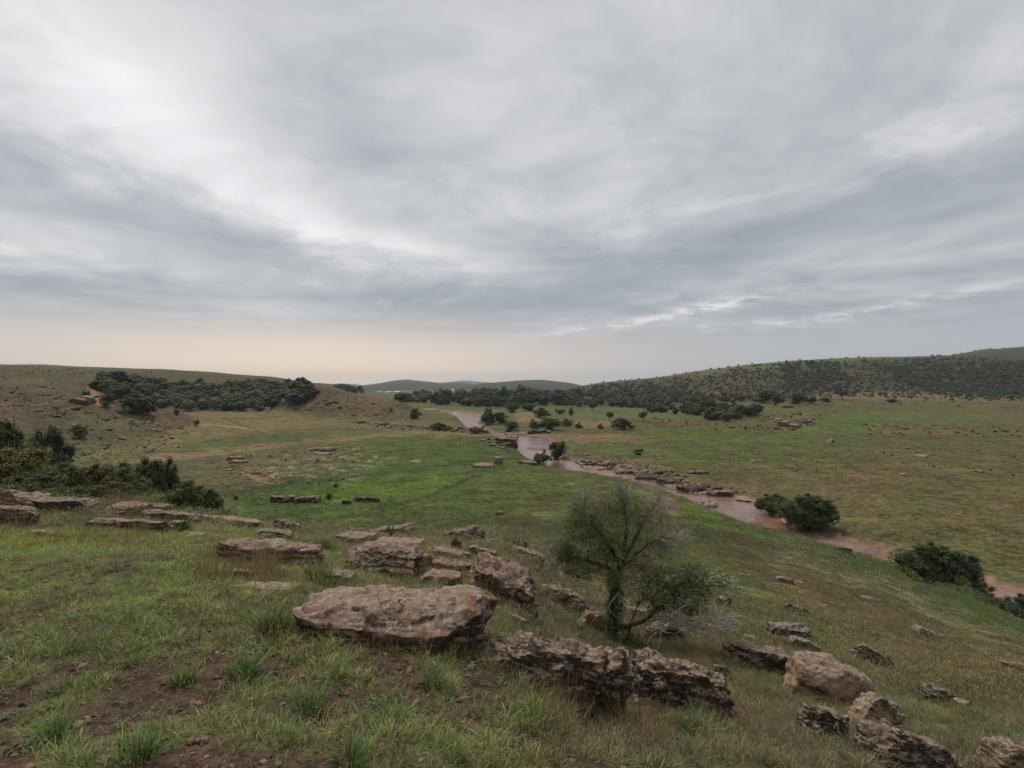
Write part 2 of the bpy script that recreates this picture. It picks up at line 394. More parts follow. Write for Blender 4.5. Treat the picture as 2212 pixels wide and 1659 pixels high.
def land_colour(x, y, z):
    """albedo and share of bare soil at points of the ground"""
    D = np.maximum(y, 0.3)
    X = CX + F * x / D; Y = CY - F * z / D
    n1 = fbm(x / 3.1, y / 3.1, 11, 3); n2 = fbm(x / 14, y / 14, 12, 4); n3 = fbm(x / 60, y / 60, 13, 4)
    w = np.clip((Y - 820) * 0.09, 1.5, 16)
    Xn = X + w * 2.4 * n2 + w * 1.2 * n1; Yn = Y + w * 0.8 * fbm(x / 9, y / 9, 14, 3)
    col = np.empty(x.shape + (3,)); col[:] = C(.088, .100, .040)
    far = D > 45

    def put(poly, c, f, s=1.0, sel=None, mod=None):
        P = np.asarray(poly, float)
        m = (Xn > P[:, 0].min() - 2 * f) & (Xn < P[:, 0].max() + 2 * f) & (Yn > P[:, 1].min() - 2 * f) & (Yn < P[:, 1].max() + 2 * f)
        if sel is not None: m = m & sel
        if not m.any(): return
        k = sm(poly_sd(Xn[m], Yn[m], poly), -f, f) * s
        if mod is not None: k = k * mod[m]
        col[m] += (np.asarray(c) - col[m]) * k[:, None]

    def stroke(pts, c, wd, s=1.0, sel=None, mod=None):
        P = np.asarray(pts, float)
        m = (X > P[:, 0].min() - 3 * wd) & (X < P[:, 0].max() + 3 * wd) & (Y > P[:, 1].min() - 3 * wd) & (Y < P[:, 1].max() + 3 * wd)
        if sel is not None: m = m & sel
        if not m.any(): return
        k = (1 - sm(line_dist(X[m] + (Xn[m] - X[m]) * .25, Y[m] + (Yn[m] - Y[m]) * .25, pts), wd * 0.45, wd * 1.15)) * s
        if mod is not None: k = k * mod[m]
        col[m] += (np.asarray(c) - col[m]) * k[:, None]

    green, lush, bright = C(.076, .100, .030), C(.066, .100, .024), C(.088, .135, .022)
    olive, dry, tan, brown = C(.108, .102, .044), C(.150, .118, .056), C(.205, .158, .086), C(.105, .082, .050)
    dark, pale, pink, orange = C(.036, .052, .020), C(.30, .265, .18), C(.30, .185, .135), C(.27, .165, .098)
    # far country
    put([(-800, 770), (700, 810), (700, 900), (430, 940), (-800, 1000)], C(.082, .065, .039), 10, 1, far)
    put([(-800, 770), (690, 812), (690, 840), (200, 818), (-800, 800)], C(.070, .064, .036), 6, .9, D > 260)
    put([(-200, 806), (140, 822), (220, 850), (140, 850), (-200, 830)], C(.098, .088, .046), 6, .8, far)
    put([(0, 835), (220, 860), (430, 920), (330, 955), (150, 940), (0, 920)], brown * .98, 14, .85, far, sm(n2, -.25, .35))
    put([(100, 880), (300, 900), (330, 950), (120, 960)], C(.088, .092, .046), 12, .6, far)
    put([(130, 1005), (330, 975), (450, 950), (600, 930), (900, 930), (1060, 934), (960, 912), (800, 905), (700, 893), (620, 889), (400, 890), (430, 915), (350, 940), (180, 985)], C(.140, .120, .058), 9, .95, far)
    put([(400, 895), (620, 890), (760, 905), (700, 925), (520, 925)], C(.150, .128, .062), 8, .6, far)
    put([(690, 830), (760, 850), (860, 862), (930, 895), (900, 912), (760, 908), (640, 892), (650, 870)], brown * .95, 6, .9, D > 230)
    put([(700, 890), (860, 893), (960, 908), (900, 918), (740, 912)], olive, 6, .6, D > 200)
    put([(140, 1008), (350, 982), (600, 958), (760, 943), (900, 931), (1080, 936), (1050, 946), (900, 941), (740, 955), (520, 978), (260, 1003)], tan * 1.0, 5, .9, far)
    put([(60, 1060), (300, 1005), (640, 960), (760, 955), (740, 990), (560, 1040), (480, 1075)], C(.098, .096, .046), 10, .95, far)
    put([(520, 985), (660, 960), (760, 965), (740, 1020), (600, 1045), (520, 1030)], C(.145, .12, .078), 14, .55, far, sm(n1 + n2, -.1, .5))
    # meadow inside the bend
    put([(700, 957), (880, 940), (1060, 944), (1110, 972), (1130, 990), (1200, 1016), (1350, 1036), (1480, 1082), (1600, 1142), (1720, 1185), (1600, 1185), (1450, 1110), (1300, 1090), (1100, 1125), (900, 1170), (560, 1160), (440, 1120), (520, 1060), (640, 1030), (760, 1000), (720, 980)], green, 10, .95, far)
    put([(860, 944), (1050, 948), (1120, 985), (1050, 1000), (900, 1010), (760, 1020), (820, 980)], lush, 10, .9, far)
    put([(470, 1070), (640, 1048), (800, 1020), (960, 1004), (1130, 990), (1240, 1020), (1100, 1045), (960, 1090), (800, 1120), (560, 1130)], lush, 10, .7, far)
    put([(640, 1062), (780, 1040), (900, 1030), (1010, 1024), (1000, 1045), (900, 1070), (760, 1085)], bright, 9, .9, far)
    put([(980, 1030), (1150, 1005), (1300, 1035), (1250, 1060), (1050, 1060)], C(.083, .104, .032), 10, .7, far)
    put([(1380, 1060), (1480, 1085), (1580, 1130), (1680, 1172), (1700, 1190), (1560, 1150), (1460, 1110)], bright * .95, 7, .9, far)
    put([(1160, 1060), (1420, 1080), (1480, 1120), (1300, 1130), (1150, 1110)], C(.085, .095, .036), 14, .6, far)
    spots = sm(fbm(x / 2.4, y / 3.6, 21, 3), .06, .26)
    put([(580, 985), (760, 965), (850, 990), (800, 1035), (640, 1050), (560, 1040)], pale * .8, 10, .85, far, spots)
    put([(1210, 1035), (1400, 1050), (1440, 1090), (1280, 1075)], pale * .62, 8, .75, far, spots)
    put([(520, 1010), (600, 1005), (640, 1035), (540, 1045)], pink * .9, 7, .8, far, sm(n1, -.2, .3))
    put([(1395, 1070), (1450, 1075), (1470, 1098), (1440, 1105), (1405, 1090)], C(.21, .155, .10), 4, .9, far)
    put([(1430, 1095), (1462, 1098), (1465, 1112), (1440, 1112)], C(.17, .135, .11), 3, .9, far)
    stroke([(480, 1066), (620, 1047), (780, 1026), (900, 1012), (1000, 1001), (1130, 986)], dark * 1.3, 6, .75, far)
    stroke([(560, 1088), (700, 1064), (860, 1040), (980, 1024), (1090, 1006)], C(.055, .09, .022), 5, .7, far)
    stroke([(850, 1092), (930, 1070), (985, 1046), (1005, 1036), (1040, 1026)], dark, 4, .85, far)
    # field beyond the river
    put([(1060, 930), (1300, 925), (1600, 900), (1800, 870), (2900, 872), (2900, 1450), (2212, 1280), (1990, 1225), (1800, 1160), (1620, 1080), (1500, 1050), (1320, 1010), (1200, 960)], C(.092, .090, .040), 8, 1, far)
    put([(1210, 958), (1420, 950), (1640, 935), (1800, 900), (2212, 880), (2212, 940), (1900, 950), (1800, 1000), (1500, 1010), (1320, 1002), (1240, 985)], C(.084, .098, .036), 14, .9, far)
    put([(1320, 928), (1500, 925), (1640, 930), (1660, 945), (1400, 948)], bright * .85, 5, .75, far)
    put([(1700, 895), (1880, 890), (1990, 915), (1900, 945), (1740, 935)], C(.078, .118, .032), 12, .8, far)
    put([(1500, 1040), (1640, 1010), (1800, 1000), (2212, 985), (2900, 1010), (2900, 1200), (2212, 1120), (1900, 1130), (1700, 1080)], C(.108, .092, .044), 22, .85, far)
    put([(1850, 1060), (2212, 1040), (2500, 1100), (2212, 1230), (2000, 1170)], C(.100, .094, .040), 20, .7, far)
    put([(1860, 918), (2000, 922), (2212, 930), (2900, 930), (2212, 942), (1950, 940), (1870, 930)], C(.128, .10, .056), 5, .8, far)
    put([(2050, 870), (2212, 872), (2400, 900), (2212, 915), (2120, 900)], C(.11, .088, .046), 8, .7, far)
    put([(1640, 905), (1740, 900), (1800, 895), (1720, 925), (1650, 925)], C(.10, .078, .05), 6, .8, far)
    put([(1200, 962), (1290, 975), (1420, 1000), (1560, 1045), (1640, 1070), (1560, 1066), (1420, 1022), (1280, 1000)], C(.132, .105, .056), 6, .8, far)
    put([(1660, 1050), (1760, 1050), (1740, 1070), (1680, 1066)], C(.17, .14, .115), 6, .55, far, spots)
    put([(1170, 935), (1330, 938), (1420, 948), (1300, 956), (1200, 952)], tan * .8, 5, .85, far)
    put([(1105, 888), (1165, 888), (1170, 915), (1120, 912)], tan * .95, 5, .9, far)
    put([(1010, 885), (1110, 885), (1110, 900), (1050, 905)], olive, 5, .8, far)
    put([(1235, 905), (1330, 905), (1320, 922), (1240, 925)], tan * .85, 4, .7, far)
    put([(1200, 888), (1400, 885), (1600, 900), (1450, 910), (1250, 905)], C(.092, .112, .04), 7, .8, far)
    put([(1150, 843), (1300, 828), (2300, 745), (2900, 700), (2900, 872), (1850, 866), (1560, 876), (1250, 882)], C(.054, .052, .030), 5, 1, D > 420)
    put([(1300, 845), (1500, 845), (1640, 850), (1620, 868), (1400, 868)], C(.125, .095, .062), 6, .7, D > 420, sm(n3, -.3, .25))
    put([(1760, 846), (1990, 848), (2212, 858), (2212, 868), (1850, 862), (1740, 860)], C(.17, .125, .08), 4, .8, D > 380)
    put([(2040, 770), (2212, 752), (2900, 720), (2900, 780), (2212, 790), (2100, 785)], C(.044, .056, .030), 5, .85, D > 420)
    put([(1690, 784), (1790, 790), (1830, 830), (1740, 850), (1690, 835)], C(.042, .048, .026), 8, .85, D > 420)
    put([(1880, 790), (2212, 795), (2212, 862), (2050, 850), (1950, 825)], C(.044, .050, .027), 10, .85, D > 420)
    put([(1440, 812), (1660, 800), (1660, 845), (1500, 840)], C(.074, .064, .038), 10, .6, D > 420)
    # hills beyond
    hill = D > 1500
    col[hill] = C(.030, .042, .029) * (1 + .75 * np.clip(fbm(x[hill] / 420, y[hill] / 420, 31, 4), -.8, .8))[:, None]
    put([(700, 846), (1040, 842), (1060, 856), (760, 856)], C(.15, .13, .085), 3, .7, (D > 1000) & (D < 2700))
    put([(1080, 830), (1260, 832), (1260, 850), (1080, 850)], C(.020, .030, .024), 4, .9, (D > 1900) & (D < 3100))
    put([(770, 836), (802, 831), (800, 838), (778, 841)], C(.03, .042, .03), 2, .9, D > 2400)
    # paths, tracks, bare earth
    stroke([(193, 838), (202, 850), (210, 862), (228, 873)], orange, 6.5, .95, (D > 120) & (D < 330))
    put([(192, 838), (204, 843), (218, 858), (240, 874), (205, 874), (203, 860)], orange * .95, 2.5, .9, (D > 120) & (D < 330))
    stroke([(427, 916), (470, 919), (520, 924), (560, 929), (580, 932)], C(.30, .20, .13), 2.4, .9, far)
    stroke([(484, 902), (505, 912), (530, 922), (560, 930)], dark * 1.2, 2.2, .7, far)
    stroke([(480, 903), (560, 904), (620, 900), (640, 896)], dark * 1.4, 2.0, .65, far)
    stroke([(560, 932), (680, 927), (760, 928), (860, 925)], dark * 1.6, 2.4, .55, far)
    stroke([(395, 962), (480, 950), (600, 940), (700, 934)], dark * 1.4, 2.6, .6, far)
    stroke([(760, 912), (850, 920), (960, 925), (1030, 930)], C(.06, .05, .035), 3.4, .8, (D > 150) & (D < 330))
    put([(775, 897), (805, 894), (812, 905), (780, 908)], orange * .8, 3, .8, (D > 200) & (D < 340), sm(n1, -.2, .2))
    put([(1700, 893), (1745, 893), (1750, 903), (1710, 904)], C(.25, .15, .10), 3, .6, far, sm(n1, -.1, .3))
    stroke([(1850, 880), (1960, 888), (2120, 892)], dark * 1.6, 2.0, .5, far)
    stroke([(1950, 945), (2060, 946), (2180, 944)], dark * 1.6, 2.4, .5, far)
    # the slope below the camera
    near = D < 72
    slope = near & (X > 1000)
    put([(1100, 1120), (1500, 1130), (1700, 1195), (2212, 1400), (2900, 1500), (2900, 1900), (1900, 1900), (1500, 1600), (1250, 1330), (1050, 1200)], C(.092, .090, .038), 14, .9, slope)
    put([(1150, 1120), (1350, 1110), (1480, 1140), (1560, 1180), (1350, 1200), (1180, 1200)], C(.080, .098, .034), 12, .8, slope)
    put([(1480, 1130), (1700, 1190), (1950, 1262), (2212, 1375), (2500, 1480), (2500, 1400), (2212, 1325), (1950, 1220), (1720, 1175), (1560, 1120)], C(.074, .108, .028), 8, .9, slope)
    put([(1430, 1180), (1640, 1230), (1700, 1290), (1560, 1290), (1420, 1230)], C(.078, .104, .032), 14, .7, slope)
    put([(1560, 1190), (1800, 1260), (2050, 1370), (2212, 1440), (2212, 1520), (1900, 1400), (1650, 1290)], C(.104, .092, .044), 16, .75, slope)
    put([(1580, 1330), (1760, 1340), (1850, 1480), (1900, 1560), (1650, 1560), (1560, 1430)], C(.076, .096, .034), 18, .75, slope)
    put([(1900, 1480), (2080, 1520), (2212, 1580), (2212, 1700), (2040, 1640), (1930, 1570)], C(.080, .098, .035), 18, .7, slope)
    sp2 = sm(fbm(x / 1.1 + y / 4, y / 1.8, 22, 3), .0, .24)
    put([(1660, 1180), (1760, 1195), (1960, 1262), (2100, 1320), (2230, 1385), (2212, 1405), (2050, 1345), (1900, 1285), (1740, 1230)], pale * .95, 10, .8, slope, sp2)
    put([(1600, 1180), (1720, 1200), (1800, 1250), (1700, 1240)], pale * .7, 8, .6, slope, sp2)
    # top of the hill, near the camera
    top = D < 15
    put([(-900, 1138), (500, 1150), (900, 1180), (1060, 1300), (1200, 1500), (1300, 2200), (-900, 2200)], C(.104, .126, .040), 12, 1, top)
    put([(-200, 1150), (500, 1160), (640, 1250), (500, 1330), (-200, 1340)], C(.122, .154, .041), 20, .8, top)
    put([(380, 1120), (640, 1130), (760, 1200), (1000, 1220), (1180, 1300), (1000, 1180), (700, 1130)], C(.105, .094, .046), 14, .6, top)
    m = top & (X > -900)
    if m.any():      # drier turf in patches
        k = sm(fbm(x[m] / .9, y[m] / .9, 61, 3) + .5 * fbm(x[m] / 3, y[m] / 3, 62, 2), -.05, .45) * .75
        col[m] += (C(.098, .082, .044) - col[m]) * k[:, None]
    soil = np.zeros(x.shape)
    near_ = 1 - sm(D, 12, 40)
    return col * (.98 + .30 * near_)[:, None], soil, X, Y, D


def rock_share(x, y):
    """bare pink rock of the river bed (1 inside)"""
    D = np.maximum(y, 0.3); X = CX + F * x / D; Yp = CY + F * (-WATER_Z) / D
    out = np.zeros(x.shape); m = (D > 30) & (D < 560) & (X > 780) & (X < 2700)
    if m.any():
        sd = poly_sd(X[m], Yp[m], RIVER[0]) + fbm(x[m] / 5, y[m] / 5, 5, 3) * np.clip((Yp[m] - 870) * 0.022, 1.0, 5)
        out[m] = sm(sd + 3.0 * fbm(x[m] / 1.6, y[m] / 1.1, 6, 3), -1.2, .8)
    return out


# ------------------------------------------------------------------ mesh helpers
def mesh_np(name, verts, faces, smooth=False, mats=(), mat_idx=None):
    """faces: (n,k) int array or list of such arrays"""
    me = bpy.data.meshes.new(name)
    if isinstance(faces, np.ndarray): faces = [faces]
    faces = [f for f in faces if len(f)]
    nv = len(verts)
    loops = np.concatenate([f.ravel() for f in faces]).astype(np.int32)
    tot = np.concatenate([np.full(len(f), f.shape[1], np.int32) for f in faces])
    start = np.concatenate([[0], np.cumsum(tot)[:-1]]).astype(np.int32)
    me.vertices.add(nv); me.vertices.foreach_set('co', np.asarray(verts, np.float32).ravel())
    me.loops.add(len(loops)); me.loops.foreach_set('vertex_index', loops)
    me.polygons.add(len(tot)); me.polygons.foreach_set('loop_start', start)
    try: me.polygons.foreach_set('loop_total', tot)
    except Exception: pass
    if smooth: me.polygons.foreach_set('use_smooth', np.ones(len(tot), bool))
    for m in mats: me.materials.append(m)
    if mat_idx is not None: me.polygons.foreach_set('material_index', np.asarray(mat_idx, np.int32))
    me.update(calc_edges=True)
    return me


def link(name, data, parent=None, **props):
    o = bpy.data.objects.new(name, data); COL.objects.link(o)
    if parent is not None: o.parent = parent
    for k, v in props.items(): o[k] = v
    return o


def thing(o, label, category, group=None):
    o['label'] = label; o['category'] = category
    if group: o['group'] = group
    return o


def colour_attr(me, name, rgb, domain='POINT'):
    a = me.attributes.new(name, 'FLOAT_COLOR', domain)
    v = np.ones((len(rgb), 4), np.float32); v[:, :3] = rgb
    a.data.foreach_set('color', v.ravel())


def float_attr(me, name, val):
    a = me.attributes.new(name, 'FLOAT', 'POINT'); a.data.foreach_set('value', np.asarray(val, np.float32))


class NB:
    """small node-tree writer"""
    def __init__(s, mat):
        mat.use_nodes = True
        s.t = mat.node_tree; s.t.nodes.clear(); s.N = s.t.nodes; s.L = s.t.links

    def put(s, n, k, v):
        if hasattr(v, 'is_output'): s.L.new(v, n.inputs[k])
        elif v is not None: n.inputs[k].default_value = v

    def math(s, op, a, b=0.0, clamp=False):
        n = s.N.new('ShaderNodeMath'); n.operation = op; n.use_clamp = clamp; s.put(n, 0, a); s.put(n, 1, b); return n.outputs[0]

    def noise(s, vec, scale, detail=4.0, rough=0.55, dist=0.0):
        n = s.N.new('ShaderNodeTexNoise'); s.put(n, 'Vector', vec); s.put(n, 'Scale', scale); s.put(n, 'Detail', detail)
        s.put(n, 'Roughness', rough); s.put(n, 'Distortion', dist); return n.outputs[0]

    def voronoi(s, vec, scale, feat='F1', rnd=1.0):
        n = s.N.new('ShaderNodeTexVoronoi'); n.feature = feat; s.put(n, 'Vector', vec); s.put(n, 'Scale', scale); s.put(n, 'Randomness', rnd)
        return n.outputs[0]

    def ramp(s, v, a, b, lo=0.0, hi=1.0, smooth=True):
        n = s.N.new('ShaderNodeMapRange'); n.interpolation_type = 'SMOOTHSTEP' if smooth else 'LINEAR'
        for k, q in enumerate((v, a, b, lo, hi)): s.put(n, k, q)
        return n.outputs[0]

    def mix(s, f, a, b, mode='MIX'):
        n = s.N.new('ShaderNodeMix'); n.data_type = 'RGBA'; n.blend_type = mode
        for k, q in ((0, f), (6, a), (7, b)):
            s.put(n, k, (*q, 1) if isinstance(q, tuple) and len(q) == 3 else q)
        return n.outputs[2]

    def scale(s, c, f):
        n = s.N.new('ShaderNodeVectorMath'); n.operation = 'SCALE'; s.put(n, 0, c); s.put(n, 'Scale', f); return n.outputs[0]

    def vmul(s, c, v):
        n = s.N.new('ShaderNodeVectorMath'); n.operation = 'MULTIPLY'; s.put(n, 0, c); s.put(n, 1, v); return n.outputs[0]

    def attr(s, name, kind='GEOMETRY'):
        n = s.N.new('ShaderNodeAttribute'); n.attribute_name = name; n.attribute_type = kind; return n

    def geo(s): return s.N.new('ShaderNodeNewGeometry')

    def bump(s, h, strength, dist):
        n = s.N.new('ShaderNodeBump'); s.put(n, 'Strength', strength); s.put(n, 'Distance', dist); s.put(n, 'Height', h); return n.outputs[0]

    def surface(s, col, rough=0.9, normal=None, spec=0.25, **kw):
        n = s.N.new('ShaderNodeBsdfPrincipled')
        s.put(n, 'Base Color', (*col, 1) if isinstance(col, tuple) and len(col) == 3 else col)
        s.put(n, 'Roughness', rough); s.put(n, 'Specular IOR Level', spec)
        if normal is not None: s.put(n, 'Normal', normal)
        for k, v in kw.items(): s.put(n, k, v)
        o = s.N.new('ShaderNodeOutputMaterial'); s.L.new(n.outputs[0], o.inputs[0]); return n


def mat(name): return bpy.data.materials.new(name)


# ------------------------------------------------------------------ ground
def ground_material():
    m = mat('ground'); b = NB(m)
    pos = b.geo().outputs['Position']
    col = b.attr('Col').outputs['Color']
    soil = b.attr('soil').outputs['Fac']
    rock = b.attr('rock').outputs['Fac']
    n_big = b.noise(pos, 0.035, 4); n_mid = b.noise(pos, 0.25, 5, .6); n_tuft = b.noise(pos, 1.4, 4, .65, .4); n_fin = b.noise(pos, 7.0, 4, .65)
    n_fine2 = b.noise(pos, 32.0, 3, .6)
    f = b.math('ADD', b.ramp(n_big, .3, .7, .88, 1.12), b.ramp(n_mid, .3, .7, -.24, .24))
    f = b.math('ADD', f, b.ramp(n_tuft, .36, .64, -.46, .40))
    f = b.math('ADD', f, b.ramp(n_fin, .32, .68, -.28, .26))
    f = b.math('MAXIMUM', f, 0.25)
    c = b.scale(col, f)
    # drifts of drier and greener grass
    dry = b.vmul(c, (1.18, 1.02, 1.0)); grn = b.vmul(c, (.93, 1.02, .92))
    t = b.noise(pos, 0.11, 5, .6, .5)
    c = b.mix(b.ramp(t, .36, .64), grn, dry)
    # bare soil and gravel near by
    sc = b.mix(b.ramp(n_fin, .35, .65), (.040, .026, .020), (.105, .064, .047))
    sc = b.mix(b.ramp(n_fine2, .55, .75), sc, (.15, .10, .075))
    c = b.mix(soil, c, sc)
    rk = b.mix(b.ramp(n_tuft, .35, .65), (.265, .165, .125), (.15, .092, .070))
    rk = b.mix(b.ramp(b.noise(pos, .5, 5, .7), .55, .72), rk, (.075, .055, .045))
    rk = b.mix(b.ramp(n_mid, .52, .7), rk, (.32, .225, .17))
    c = b.mix(rock, c, rk)
    h = b.math('ADD', b.math('MULTIPLY', n_tuft, .30), b.math('MULTIPLY', n_mid, .5))
    h = b.math('ADD', h, b.math('MULTIPLY', n_fin, .07))
    b.surface(c, .95, b.bump(h, .75, .8), .1)
    return m


def build_ground():
    nt, nr = GX.shape
    V = np.stack([GX, GY, GZ], -1).reshape(-1, 3)
    i, j = np.meshgrid(np.arange(nt - 1), np.arange(nr - 1), indexing='ij')
    a = (i * nr + j).ravel()
    faces = np.stack([a, a + 1, a + nr + 1, a + nr], 1)
    # the ring is closed at +-180 degrees: last and first bearing coincide
    me = mesh_np('ground', V, faces, True, [ground_material()])
    col, soil, X, Y, D = land_colour(V[:, 0], V[:, 1], V[:, 2])
    bare = soil_share(V[:, 0], V[:, 1])
    colour_attr(me, 'Col', col); float_attr(me, 'soil', bare); float_attr(me, 'rock', rock_share(V[:, 0], V[:, 1]))
    link('ground', me, kind='structure')


def soil_share(x, y):
    """soil laid bare between the tussocks round the camera"""
    r = np.hypot(x, y)
    n = fbm(x / .34, y / .34, 41, 4) + .5 * fbm(x / 1.9, y / 1.9, 42, 3)
    D = np.maximum(y, .3); X = CX + F * x / D
    k = sm(n, -.13, .34) * .92
    lim = 1 - sm(r, 4.6, 8.5)
    grassy = sm(X, 1150, 1500) * .55
    up = 0.7 * sm(r, 4.2, 6.2)
    return np.clip(k * (1 - grassy) - up, 0, 1) * lim + 0.42 * (1 - sm(r, 8, 15))


def build_water():
    P = np.array(RIVER[0], float)
    c = P.mean(0)
    pts = []
    n = len(P)
    for k in range(n):
        a, b_ = P[k - 1], P[(k + 1) % n]
        t = b_ - a; nn = np.array((t[1], -t[0])); nn /= np.linalg.norm(nn) + 1e-9
        q = P[k] + nn * np.clip((P[k][1] - 860) * .05, 2.0, 10)
        if poly_sd(np.array([q[0]]), np.array([q[1]]), RIVER[0])[0] > 0: q = 2 * P[k] - q
        d = F * (-WATER_Z) / (q[1] - CY)
        pts.append(((q[0] - CX) / F * d, d, WATER_Z))
    bm = bmesh.new()
    vs = [bm.verts.new(p) for p in pts]
    es = [bm.edges.new((vs[k - 1], vs[k])) for k in range(n)]
    bmesh.ops.triangle_fill(bm, use_beauty=True, use_dissolve=False, edges=es, normal=(0, 0, 1))
    for f in bm.faces:
        if f.normal.z < 0: f.normal_flip()
    me = bpy.data.meshes.new('water'); bm.to_mesh(me); bm.free()
    m = mat('muddy_water'); b = NB(m)
    pos = b.geo().outputs['Position']
    n = b.noise(pos, .12, 4, .6)
    c = b.mix(b.ramp(n, .35, .65), (.120, .056, .032), (.235, .135, .095))
    rip = b.math('ADD', b.noise(b.vmul(pos, (1, .7, 1)), 2.2, 3), b.math('MULTIPLY', b.noise(pos, .5, 3), 1.5))
    b.surface(c, .16, b.bump(rip, .22, .3), .45, IOR=1.33)
    me.materials.append(m)
    link('river_water', me, kind='structure')


build_ground()
build_water()

# ------------------------------------------------------------------ rock
def rock_material():
    m = mat('weathered_sandstone'); b = NB(m)
    tc = b.N.new('ShaderNodeTexCoord')
    oi = b.N.new('ShaderNodeObjectInfo')
    off = b.N.new('ShaderNodeVectorMath'); off.operation = 'ADD'
    b.put(off, 0, tc.outputs['Object'])
    rv = b.N.new('ShaderNodeCombineXYZ')
    for k, f in enumerate((37., 61., 13.)): b.put(rv, k, b.math('MULTIPLY', oi.outputs['Random'], f))
    b.L.new(rv.outputs[0], off.inputs[1])
    p = off.outputs[0]
    sz = b.attr('size', 'OBJECT').outputs['Fac']           # metres per unit of the stone's own coordinates
    p = b.scale(p, sz)
    strat = b.vmul(p, (.7, .7, 7.0))
    n0 = b.noise(p, 2.6, 5, .6); n1 = b.noise(p, 9, 6, .68, .3); n2 = b.noise(p, 42, 4, .7); ns = b.noise(strat, 4.2, 5, .65, .5)
    base = b.mix(b.ramp(n0, .34, .66), (.098, .064, .044), (.200, .140, .096))
    base = b.mix(b.ramp(ns, .44, .64, 0, .75), base, (.25, .182, .126))
    base = b.mix(b.ramp(n1, .50, .68, 0, .8), base, (.068, .044, .032))
    base = b.mix(b.ramp(n2, .52, .70, 0, .6), base, (.30, .21, .16))
    base = b.vmul(base, oi.outputs['Color'])
    nz = b.N.new('ShaderNodeSeparateXYZ'); b.L.new(b.geo().outputs['Normal'], nz.inputs[0])
    up = nz.outputs[2]
    # weathered grey crust and pale lichen on what faces the sky
    crust = b.math('MULTIPLY', b.ramp(up, .2, .85), b.ramp(b.noise(p, 6, 6, .7, .4), .42, .60))
    c = b.mix(b.math('MULTIPLY', crust, .62), base, (.235, .190, .165))
    lich = b.ramp(b.math('ADD', b.noise(p, 17, 6, .74, .7), b.math('MULTIPLY', up, .07)), .575, .645)
    c = b.mix(b.math('MULTIPLY', lich, .62), c, (.38, .355, .31))
    # dark lichen and moss, more of it where the stone's own share says so
    dk = b.math('ADD', b.noise(p, 8.5, 7, .75, .6), b.math('MULTIPLY', b.math('SUBTRACT', oi.outputs['Alpha'], .32), .42))
    dk = b.math('SUBTRACT', dk, b.math('MULTIPLY', up, .13))
    c = b.mix(b.math('MULTIPLY', b.ramp(dk, .52, .60), .86), c, (.030, .023, .019))
    spk = b.ramp(b.noise(p, 55, 3, .7), .60, .68)
    c = b.mix(b.math('MULTIPLY', spk, .5), c, (.34, .325, .285))
    h = b.math('ADD', b.math('MULTIPLY', n1, .7), b.math('ADD', b.math('MULTIPLY', n2, .22), b.math('MULTIPLY', ns, .6)))
    b.surface(c, .92, b.bump(h, 1.0, .035), .2)
    return m


ROCK = rock_material()


